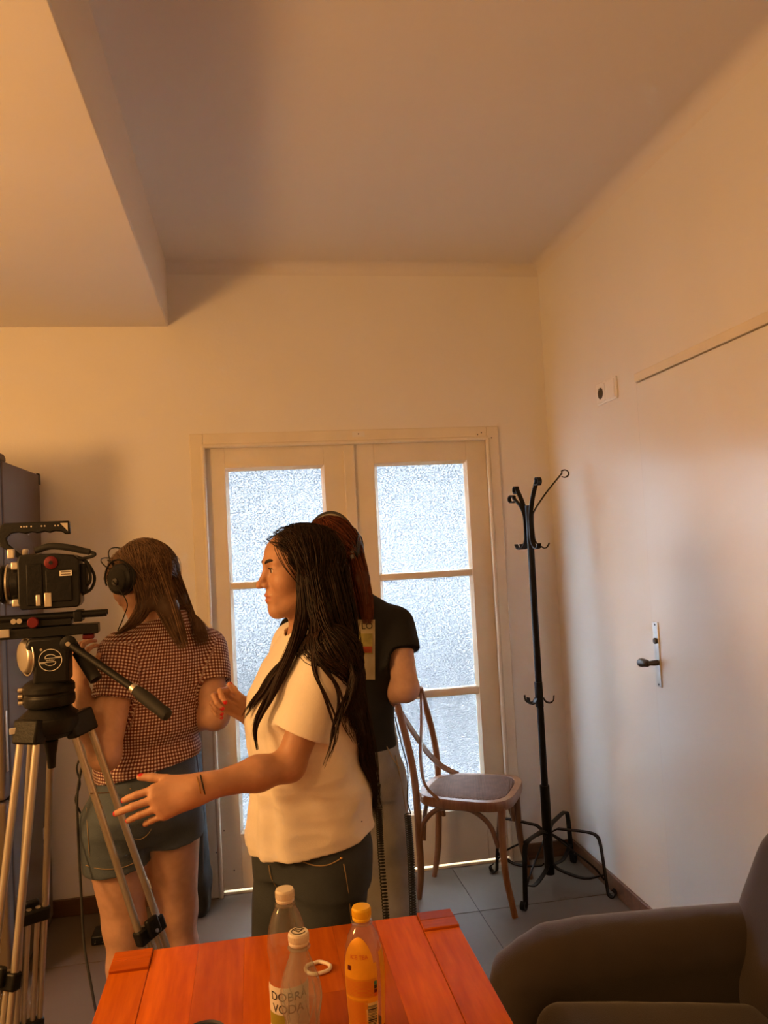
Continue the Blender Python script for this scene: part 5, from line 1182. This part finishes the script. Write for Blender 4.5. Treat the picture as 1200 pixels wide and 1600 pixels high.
# ================================================================== the operator in the gingham shirt
w2 = empty('person', (-.33, 2.40, 0), 'person in checked short-sleeved shirt and denim shorts seen from behind', 'person')
F2 = nrm(V(-.36, .93, 0)); S2 = V(-F2[1], F2[0], 0)
H2 = Head(at(223, 905, d=2.42), (-.76, .52, -.42), (.05, .05, 1), k=.99)
nk2 = at(254, 972, d=2.42); pv2 = at(222, 1270, d=2.43); fa2 = ang(F2)
def stn2(z, r, q, push=0., a=fa2, sx=0.):
    t = (z-pv2[2])/(nk2[2]-pv2[2]); c = pv2+(nk2-pv2)*t+V(math.cos(a), math.sin(a), 0)*push+S2*sx; return (z, c[0], c[1], r, q, a)
zn2 = nk2[2]
TR2 = [stn2(zn2+.02, .05, .05), stn2(zn2-.02, .10, .062), stn2(zn2-.05, .145, .078), stn2(zn2-.10, .148, .096, .008), stn2(zn2-.18, .140, .106, .012), stn2(zn2-.27, .128, .098), stn2(zn2-.37, .124, .092), stn2(zn2-.47, .142, .108, -.012), stn2(zn2-.56, .156, .118, -.018), stn2(zn2-.63, .150, .11, -.012)]
ls2 = at(190, 1022, d=2.33); le2 = at(164, 1180, d=2.22); lw2 = at(120, 1066, d=2.29)
rs2 = at(322, 1016, d=2.50); re2 = at(336, 1118, d=2.41); rw2 = at(255, 1128, d=2.62)
arms2 = limb(ls2, le2, lw2, (.050, .042, .040, .025))+limb(rs2, re2, rw2, (.050, .042, .040, .025))
hA, _ = hand(lw2, at(118, 1030, d=2.27)-lw2, V(-.6, -.8, 0), V(1, -.2, 0), ((.6, .9, .5),)*4, thumb=(.6, .2, .1), k=.95)
hB, _ = hand(rw2, at(200, 1118, d=2.60)-rw2, V(.2, .9, .3), V(0, 0, 1), ((.4, .6, .3),)*4, thumb=(.5, .1, .1), k=.95)
hip2 = [at(178, 1300, d=2.40), at(266, 1292, d=2.47)]
an2 = [at(206, 1480, d=2.33), at(282, 1480, d=2.42)]
kn2 = [at(196, 1478, d=2.40), at(279, 1480, d=2.49)]
for q in kn2: q[2] = .44
an2 = [V(kn2[0][0]+.01, kn2[0][1], .08), V(kn2[1][0]-.0, kn2[1][1]+.02, .08)]
legs2 = []
for h_, k_, a_ in zip(hip2, kn2, an2): legs2 += limb(h_, k_, a_, (.092, .060, .056, .037), .03)
for a_ in an2: legs2.append(cap(a_-V(0, 0, .03), V(a_[0], a_[1], .035)+F2*.13, .034, .025, .02))
HD2 = H2.prims(); neck2 = [cap(H2.P(0, -.020, -.075), nk2+V(0, 0, -.01), .052, .058, .03)]
body2 = HD2+neck2+[loft(TR2, .03)]+arms2+hA+hB+legs2
lo, hi = bounds([H2.P(0, 0, .12), H2.P(0, .13, 0), H2.P(0, -.1, 0), ls2, le2, lw2, rs2, re2, rw2, at(110, 1020, d=2.28), at(185, 1115, d=2.6)]+an2+[V(-.6, 2.2, 0), V(-.05, 2.66, 0)], .08); lo[2] = 0
blob('body', body2, lo, hi, .0042, M['skin2'], w2, color=lambda v: H2.tint(v))
H2.features(w2, M['hair2'], False)
for a_ in an2: shoe(0, a_, F2, w2, M['shoeb'])
# checked shirt
SH2 = [stn2(zn2+.030, .070, .066), stn2(zn2+.008, .080, .072), stn2(zn2-.022, .120, .082), stn2(zn2-.05, .150, .092), stn2(zn2-.10, .160, .112, .008), stn2(zn2-.18, .156, .122, .010), stn2(zn2-.27, .148, .116, .0), stn2(zn2-.36, .144, .114, .0), stn2(zn2-.43, .158, .124, -.010), stn2(zn2-.52, .176, .136, -.016)]
d2l = nrm(le2-ls2); e2l = ls2+d2l*.135; d2r = nrm(re2-rs2); e2r = rs2+d2r*.110
hz2 = zn2-.455
hl_ = at(160, 1226, d=2.32); hr2 = at(302, 1186, d=2.37); hn = nrm(np.cross(hr2-hl_, V(.3, .95, 0))); hn = -hn if hn[2] > 0 else hn
def fold2(P):
    z = P[:, 2]; w = np.clip((zn2-.12-z)/.2, 0, 1)
    q = P@np.array(S2, np.float32)
    d = .0050*w*np.sin(z*62+5*q+2*vnoise(P, 6))*np.exp(-((z-(zn2-.38))/.10)**2)+.004*w*np.sin(z*38-14*q+1.5*vnoise(P, 8))
    return d+.006*vnoise(P, 11)*w+.002*vnoise(P, 30)
sh2 = [disp(loft(SH2, .02), fold2), plane_cut(hl_, hn), group([disp(loft([(z_, x, y, r-.007, q-.007, a) for z_, x, y, r, q, a in SH2]), fold2), plane_cut(np.array(hl_)-hn*.03, -hn)], .003, 's')]
sh2 += [group([loft(TR2[:6], .03), cap(ls2, ls2+d2l*.05, .05, .05, .03), cap(rs2, rs2+d2r*.05, .05, .05, .03)], .02, off=.008)]
sh2 += [sleeve(ls2, e2l, d2l, .062, .066, .059), sleeve(rs2, e2r, d2r, .062, .064, .057)]
sh2 += [cap(nk2+F2*.02, H2.P(0, .0, -.09), .060, .064, .004, 's')]
lo, hi = bounds([e2l, e2r, nk2+V(-.2, -.2, .03), nk2+V(.2, .2, 0), V(pv2[0]-.22, pv2[1]-.2, hl_[2]-.06), V(pv2[0]+.22, pv2[1]+.2, hl_[2])], .06)
so2 = blob('checked_shirt', sh2, lo, hi, .0040, M['gingham'], w2, None, .02)
def cloth_uv(o, st, sleeves, per=.0094):
    me = o.data; n = len(me.vertices); v = np.empty(n*3, np.float32); me.vertices.foreach_get('co', v); v = v.reshape(-1, 3)+np.array(org_of(o), np.float32)
    A = np.array(sorted(st)); cx = np.interp(v[:, 2], A[:, 0], A[:, 1]); cy = np.interp(v[:, 2], A[:, 0], A[:, 2]); a = A[0, 5]
    dx, dy = v[:, 0]-cx, v[:, 1]-cy; back = -(dx*math.cos(a)+dy*math.sin(a)); sd = -dx*math.sin(a)+dy*math.cos(a)
    th = np.arctan2(sd, back*1.25); U = np.stack([th*.152/per, v[:, 2]/per], 1)
    dt = loft(st).fn(v)
    for s0, e0, r in sleeves:
        ax = nrm(e0-s0).astype(np.float32); q = v-s0.astype(np.float32); t = q@ax; w = nrm(np.cross(ax, V(0, 1, .2))).astype(np.float32); b = np.cross(ax, w)
        m = (cap(s0, e0+ax*.05, r).fn(v) < dt-.004) & (t > -.02)
        U[m] = np.stack([np.arctan2(q@w, q@b)[m]*r/per, t[m]/per], 1)
    li = np.empty(len(me.loops), np.int32); me.loops.foreach_get('vertex_index', li); L_ = U[li].reshape(-1, 4, 2)
    for per_u in (2*PI*.152/per,):
        du = L_[:, :, 0]-L_[:, :1, 0]; L_[:, :, 0] -= np.round(du/per_u)*per_u*(np.abs(du) > per_u*.4)
    uv = me.uv_layers.new(name='cloth'); uv.data.foreach_set('uv', L_.reshape(-1).astype(np.float32))
cloth_uv(so2, SH2, [(ls2, e2l, .062), (rs2, e2r, .062)])
# denim shorts
zc2 = zn2-.60
SP2 = [stn2(zn2-.40, .134, .104), stn2(zn2-.47, .154, .120, -.012), stn2(zn2-.56, .170, .132, -.020), stn2(zn2-.61, .164, .122, -.014), stn2(zn2-.66, .13, .09, -.01)]
hemL, hemR = at(170, 1362, d=2.35), at(288, 1318, d=2.39)
shs = [loft(SP2, .03)]
for h_, k_, hm in zip(hip2, kn2, (hemL, hemR)):
    d_ = nrm(k_-h_); t_ = (hm[2]-h_[2])/d_[2]; e_ = h_+d_*t_
    nrm_cut = nrm(d_+S2*.0)
    shs.append(group([cap(h_-d_*.02, e_+d_*.05, .102, .102, .02), plane_cut(e_, d_, .003), cap(e_-d_*.03, e_+d_*.06, .092, .092, .003, 's')], .025))
lo, hi = bounds([V(pv2[0]-.24, pv2[1]-.22, hemL[2]-.05), V(pv2[0]+.24, pv2[1]+.22, zn2-.40)], .04)
blob('denim_shorts', shs, lo, hi, .0050, M['shorts'], w2, lambda P: .004*vnoise(P*np.array((1, 1, 1.8), np.float32), 12), .02)
s2 = lambda *pts: [on_surf(shs, at(x, y, d=2.30)) for x, y in pts]
MB().tube(bez(s2((140, 1240), (175, 1238), (205, 1232)), 12), .0018, 6).build('waistband_seam', M['thread'], w2)
MB().tube(bez(s2((262, 1208), (268, 1216), (274, 1228)), 10), .0018, 6).build('belt_loop', M['shorts'], w2)
MB().tube(bez(s2((134, 1352), (160, 1358), (190, 1356), (215, 1346)), 14), .0014, 6).build('hem_seam', M['thread'], w2)
MB().tube(bez(s2((135, 1262), (137, 1300), (140, 1340)), 12), .0014, 6).build('side_seam', M['thread'], w2)
MB().tube(bez(s2((200, 1262), (196, 1296), (216, 1312), (236, 1296), (238, 1262)), 20), .0013, 6).build('pocket_seam', M['thread'], w2)
# hair
def roots2(d): return d[1] < .30+1.2*max(0, d[2]+.05) and d[2] > -.6 and (d[2] > -.15 or d[1] < .10)
col2 = [group(sh2), group(HD2+neck2)]
g2 = [
 dict(path=G((258, 905, 2.48), (278, 945, 2.46), (293, 980, 2.43), (304, 1010, 2.41)), w=[.050, .044, .036, .022], n=480, sel=lambda d: d[0] < .2, wave=.003, clumps=6),
 dict(path=G((246, 905, 2.38), (262, 950, 2.33), (276, 985, 2.31), (286, 1014, 2.30)), w=[.042, .038, .028, .016], n=520, sel=lambda d: d[0] > -.35, wave=.003, clumps=6),
 dict(path=G((228, 912, 2.35), (226, 945, 2.33), (208, 974, 2.30), (180, 992, 2.29)), w=[.026, .026, .018, .006], n=300, sel=lambda d: d[0] > .2, wave=.004, clumps=4),
 dict(path=G((208, 885, 2.35), (214, 910, 2.33), (222, 945, 2.31), (216, 970, 2.31)), w=[.014, .016, .016, .008], n=140, sel=lambda d: d[0] > .3 and d[1] > 0, wave=.003, clumps=3),
 dict(path=G((182, 880, 2.44), (172, 896, 2.45), (165, 908, 2.46)), w=[.020, .018, .010], n=150, sel=lambda d: d[1] > .35 and d[2] > .3, wave=.002, clumps=5),
]
EC2 = H2.P(0, -.012, .034); ER2 = np.array((.078, .097, .082))*H2.k
base2 = [ell(EC2, ER2+.004, H2.F, .01), ell(H2.P(0, .090, -.030), np.array((.085, .060, .090))*H2.k, H2.F, .01, 's'), cap(H2.P(0, .0, -.06), H2.P(0, .02, -.14), .085, .06, .01, 's')]
for g_ in g2[:3]:
    p_, w_ = g_['path'], g_['w']
    for i_ in range(len(p_)-2): base2.append(cap(p_[i_], p_[i_+1], w_[i_]*.72, w_[i_+1]*.68, .03))
lo, hi = bounds([EC2]+[p for q in g2 for p in q['path']], .13)
hair_mesh('hair', H2, g2, roots2, w2, M['hair2'], col2, 5, base2, hr=.0011, n1=12, n2=22, blo=lo, bhi=hi, lift=(.004, .013))
M['padg'] = mat('grey_ear_pad', (.30, .28, .25), .7, var=.1, bump=.3, bscale=90)
headphones(H2, 'black headphones with thin wire bands worn by the person in checked shirt', M['black'], M['rubber'], M['blackm'], .047, tilt=.55, wires=True)
cupc = H2.P(.118, -.006, -.004)
tag(MB().tube(bez([cupc+H2.f*.012, at(198, 940, d=2.27), at(194, 962, d=2.27), at(184, 986, d=2.28)], 24), .0016, 6).build('headphone_cord', M['rubber']), 'thin black headphone cord hanging below the ear cup', 'cord')

# ================================================================== the sound recordist in the black T-shirt
w3 = empty('person', (.33, 2.75, 0), 'person in black T-shirt and pale grey jeans with auburn hair', 'person')
F3 = nrm(V(.12, .99, 0)); S3 = V(-F3[1], F3[0], 0)
H3 = Head(at(516, 862, d=2.74), (.36, .92, -.18), k=1.0)
nk3 = at(540, 932, d=2.72); pv3 = at(548, 1222, d=2.74); fa3 = ang(F3)
def stn3(z, r, q, push=0., a=fa3):
    t = (z-pv3[2])/(nk3[2]-pv3[2]); c = pv3+(nk3-pv3)*t+V(math.cos(a), math.sin(a), 0)*push; return (z, c[0], c[1], r, q, a)
zn3 = nk3[2]
TR3 = [stn3(zn3+.02, .05, .05), stn3(zn3-.02, .10, .062), stn3(zn3-.05, .150, .078), stn3(zn3-.10, .164, .098, .008), stn3(zn3-.20, .146, .108, .01), stn3(zn3-.30, .136, .10), stn3(zn3-.42, .138, .096), stn3(zn3-.55, .160, .112, -.012), stn3(zn3-.64, .170, .118, -.016), stn3(zn3-.70, .160, .11, -.01)]
rs3 = at(618, 978, d=2.74); re3 = at(634, 1076, d=2.64); rw3 = at(560, 1096, d=2.86)
ls3 = nk3+(nk3-rs3)*V(1, 1, -1); ls3[2] = rs3[2]; le3 = ls3+V(-.03, .03, -.27); lw3 = le3+V(.13, .19, .02)
arms3 = limb(rs3, re3, rw3, (.050, .043, .042, .026))+limb(ls3, le3, lw3, (.050, .043, .040, .026))
hC, _ = hand(rw3, V(-.4, .6, .05), V(.5, .5, .6), V(-.3, .2, .8), ((.4, .6, .3),)*4, k=.98)
hD, _ = hand(lw3, V(.6, .5, .05), V(-.5, .5, .6), V(.3, .2, .8), ((.4, .6, .3),)*4, k=.98)
hip3 = [pv3-S3*.088, pv3+S3*.088]; an3 = [V(*(at(616, 1420, d=2.70)[:2]), .08), V(*(at(545, 1420, d=2.76)[:2]), .08)]
legs3 = []
for h_, a_ in zip(hip3, an3): legs3 += limb(h_, (h_+a_)/2+F3*.02, a_, (.088, .060, .055, .038), .03)
for a_ in an3: legs3.append(cap(a_-V(0, 0, .03), V(a_[0], a_[1], .035)+F3*.14, .034, .025, .02))
HD3 = H3.prims(); neck3 = [cap(H3.P(0, -.020, -.075), nk3+V(0, 0, -.01), .052, .058, .03)]
body3 = HD3+neck3+[loft(TR3, .03)]+arms3+hC+hD+legs3
lo, hi = bounds([H3.P(0, 0, .12), H3.P(0, .13, 0), H3.P(0, -.1, 0), ls3, le3, lw3, rs3, re3, rw3, lw3+V(.15, .15, 0), rw3+V(-.1, .15, 0)]+an3+[V(pv3[0]-.2, 2.5, 0), V(pv3[0]+.2, 3.05, 0)], .08); lo[2] = 0
blob('body', body3, lo, hi, .0045, M['skin3'], w3, color=lambda v: H3.tint(v))
H3.features(w3, M['hair3'], False)
for a_ in an3: shoe(0, a_, F3, w3, M['shoeb'])
hz3 = at(592, 1172, d=2.66)[2]
SH3 = [stn3(zn3+.006, .085, .074), stn3(zn3-.02, .128, .082), stn3(zn3-.05, .166, .094), stn3(zn3-.10, .180, .118, .006), stn3(zn3-.20, .168, .130, .006), stn3(zn3-.32, .160, .128), stn3(zn3-.44, .160, .128), stn3(zn3-.62, .170, .132, -.012)]
d3r = nrm(re3-rs3); e3r = rs3+d3r*.150; d3l = nrm(le3-ls3); e3l = ls3+d3l*.165
fold3 = lambda P: .008*vnoise(P*np.array((1, 1, 1.5), np.float32), 10)*np.clip((zn3-.08-P[:, 2])/.15, 0, 1)
b3 = [disp(loft(SH3, .02), fold3)]+hem_cut(SH3, hz3, fold3)
b3 += [group([loft(TR3[:6], .03), cap(ls3, ls3+d3l*.06, .05, .05, .03), cap(rs3, rs3+d3r*.06, .05, .05, .03)], .02, off=.008)]
b3 += [sleeve(rs3, e3r, d3r, .062, .080, .073), sleeve(ls3, e3l, d3l, .062, .078, .071)]
b3 += [cap(nk3+F3*.015, H3.P(0, 0, -.09), .064, .066, .004, 's')]
lo, hi = bounds([e3l, e3r, nk3+V(-.22, -.2, .03), nk3+V(.22, .2, 0), V(pv3[0]-.24, pv3[1]-.2, hz3), V(pv3[0]+.24, pv3[1]+.2, hz3)], .07)
blob('t_shirt', b3, lo, hi, .0046, M['btee'], w3, None, .02)
# picture printed on the back of the black T-shirt
M['pr1'] = mat('faded_print_ground', (.40, .34, .22), .8, var=.15, vscale=20); M['pr2'] = mat('printed_landscape', (.30, .26, .08), .8, var=.5, vscale=18); M['pr3'] = mat('printed_red', (.30, .05, .02), .8, var=.4, vscale=30)
def on_back(px, py, off=.002): return on_surf(b3, at(px, py, d=2.55), off)
def sheet(name, x0, x1, y0, y1, m, off, nx=10, ny=10):
    mb = MB(); mb.rings([[on_back(x, y, off) for x in np.linspace(x0, x1, nx)] for y in np.linspace(y0, y1, ny)], closed=False, caps=False); return mb.build(name, m, w3)
sheet('print_panel', 540, 586, 968, 1062, M['pr1'], .0045); sheet('print_picture', 546, 582, 990, 1022, M['pr2'], .006); sheet('print_picture', 546, 581, 1010, 1020, M['pr3'], .0075, 8, 3)
tp0, tp1, tp2 = on_back(563, 979, .006), on_back(584, 978, .006), on_back(573, 970, .006); put_text('print_lettering', 'LO', .030, (tp0+tp1)/2+(nrm(CPOS-tp0))*.002, tp1-tp0, V(0, 0, 1), M['print'], w3)
# jeans
PT3 = [stn3(zn3-.40, .150, .112), stn3(zn3-.50, .166, .122, -.006), stn3(zn3-.60, .176, .130, -.014), stn3(zn3-.68, .174, .122, -.012)]
j3 = [loft(PT3, .03)]
for h_, a_ in zip(hip3, an3): k_ = (h_+a_)/2+F3*.02; j3 += [cap(h_, k_, .106, .092, .03), cap(k_, a_-V(0, 0, .02), .092, .112, .03)]
j3 += [plane_cut((0, 0, .022), (0, 0, -1))]
lo, hi = bounds([V(pv3[0]-.22, pv3[1]-.2, .0), V(pv3[0]+.22, pv3[1]+.2, zn3-.40)]+an3, .09)
blob('jeans', j3, lo, hi, .0060, M['jeans3'], w3, lambda P: .010*vnoise(P*np.array((1, 1, 1.4), np.float32), 9), .02)
s3 = lambda *pts: [on_surf(j3, at(x, y, d=2.6)) for x, y in pts]
MB().tube(bez(s3((604, 1166), (614, 1185), (624, 1200)), 10), .0020, 6).build('pocket_seam', M['thread'], w3)
MB().tube(bez(s3((618, 1180), (630, 1240), (640, 1310), (648, 1380)), 16), .0018, 6).build('side_seam', M['thread'], w3)
# hair
def roots3(d): return d[1] < .35+1.2*max(0, d[2]+.05) and d[2] > -.6 and (d[2] > -.15 or d[1] < .15)
col3 = [group(b3), group(HD3+neck3)]
g3 = [
 dict(path=G((522, 870, 2.66), (530, 905, 2.63), (540, 940, 2.60), (550, 972, 2.58)), w=[.040, .044, .040, .026], n=460, sel=lambda d: True, wave=.004, clumps=7),
 dict(path=G((556, 868, 2.71), (564, 905, 2.68), (570, 940, 2.65), (572, 976, 2.62)), w=[.030, .034, .030, .018], n=420, sel=lambda d: d[0] < .2, wave=.005, clumps=6),
 dict(path=G((490, 872, 2.68), (490, 910, 2.64), (500, 945, 2.62), (510, 972, 2.60)), w=[.026, .032, .030, .020], n=300, sel=lambda d: d[0] > -.2, wave=.004, clumps=6),
]
EC3 = H3.P(0, -.012, .034); ER3 = np.array((.078, .097, .082))*H3.k
base3 = [ell(EC3, ER3+.004, H3.F, .01), ell(H3.P(0, .090, -.030), np.array((.085, .060, .090))*H3.k, H3.F, .01, 's')]
for g_ in g3:
    p_, w_ = g_['path'], g_['w']
    for i_ in range(len(p_)-2): base3.append(cap(p_[i_], p_[i_+1], w_[i_]*.75, w_[i_+1]*.7, .03))
lo, hi = bounds([EC3]+[p for q in g3 for p in q['path']], .13)
hair_mesh('hair', H3, g3, roots3, w3, M['hair3'], col3, 8, base3, hr=.0012, n1=12, n2=20, blo=lo, bhi=hi, lift=(.004, .013))
headphones(H3, 'black studio headphones with grey pads worn by the auburn-haired person', M['black'], M['padg'], M['blackg'], .043)
# coiled cords hanging from the recordist's belt
def coil(path, r, turns, wire, name, label, lead=None):
    P = np.array(bez(path, 200)); n = turns*12; s = np.linspace(0, len(P)-1, n); pts = []
    for i, q in enumerate(s):
        c = np.array([np.interp(q, np.arange(len(P)), P[:, j]) for j in range(3)]); a = 2*PI*i/12; pts.append(c+r*V(math.cos(a), math.sin(a), 0))
    pts = (list(bez(lead+[pts[0]], 30)[:-1]) if lead else [])+pts
    return tag(MB().tube(pts, wire, 6).build(name, M['rubber']), label, 'cord', 'coiled cords by the grey jeans')
coil([at(592, 1262, d=2.52), at(595, 1330, d=2.52), at(603, 1430, d=2.52), at(607, 1500, d=2.52)], .0095, 60, .0020, 'coiled_cord', 'black coiled cord hanging beside the dark jeans', [at(594, 1225, d=2.53), at(593, 1245, d=2.53)])
coil([at(637, 1272, d=2.50), at(642, 1340, d=2.50), at(645, 1420, d=2.50), at(648, 1500, d=2.50)], .0100, 60, .0020, 'coiled_cord', 'black coiled cord hanging in front of the chair legs', [at(617, 1120, d=2.58), at(628, 1165, d=2.55), at(637, 1200, d=2.52), at(637, 1250, d=2.50)])
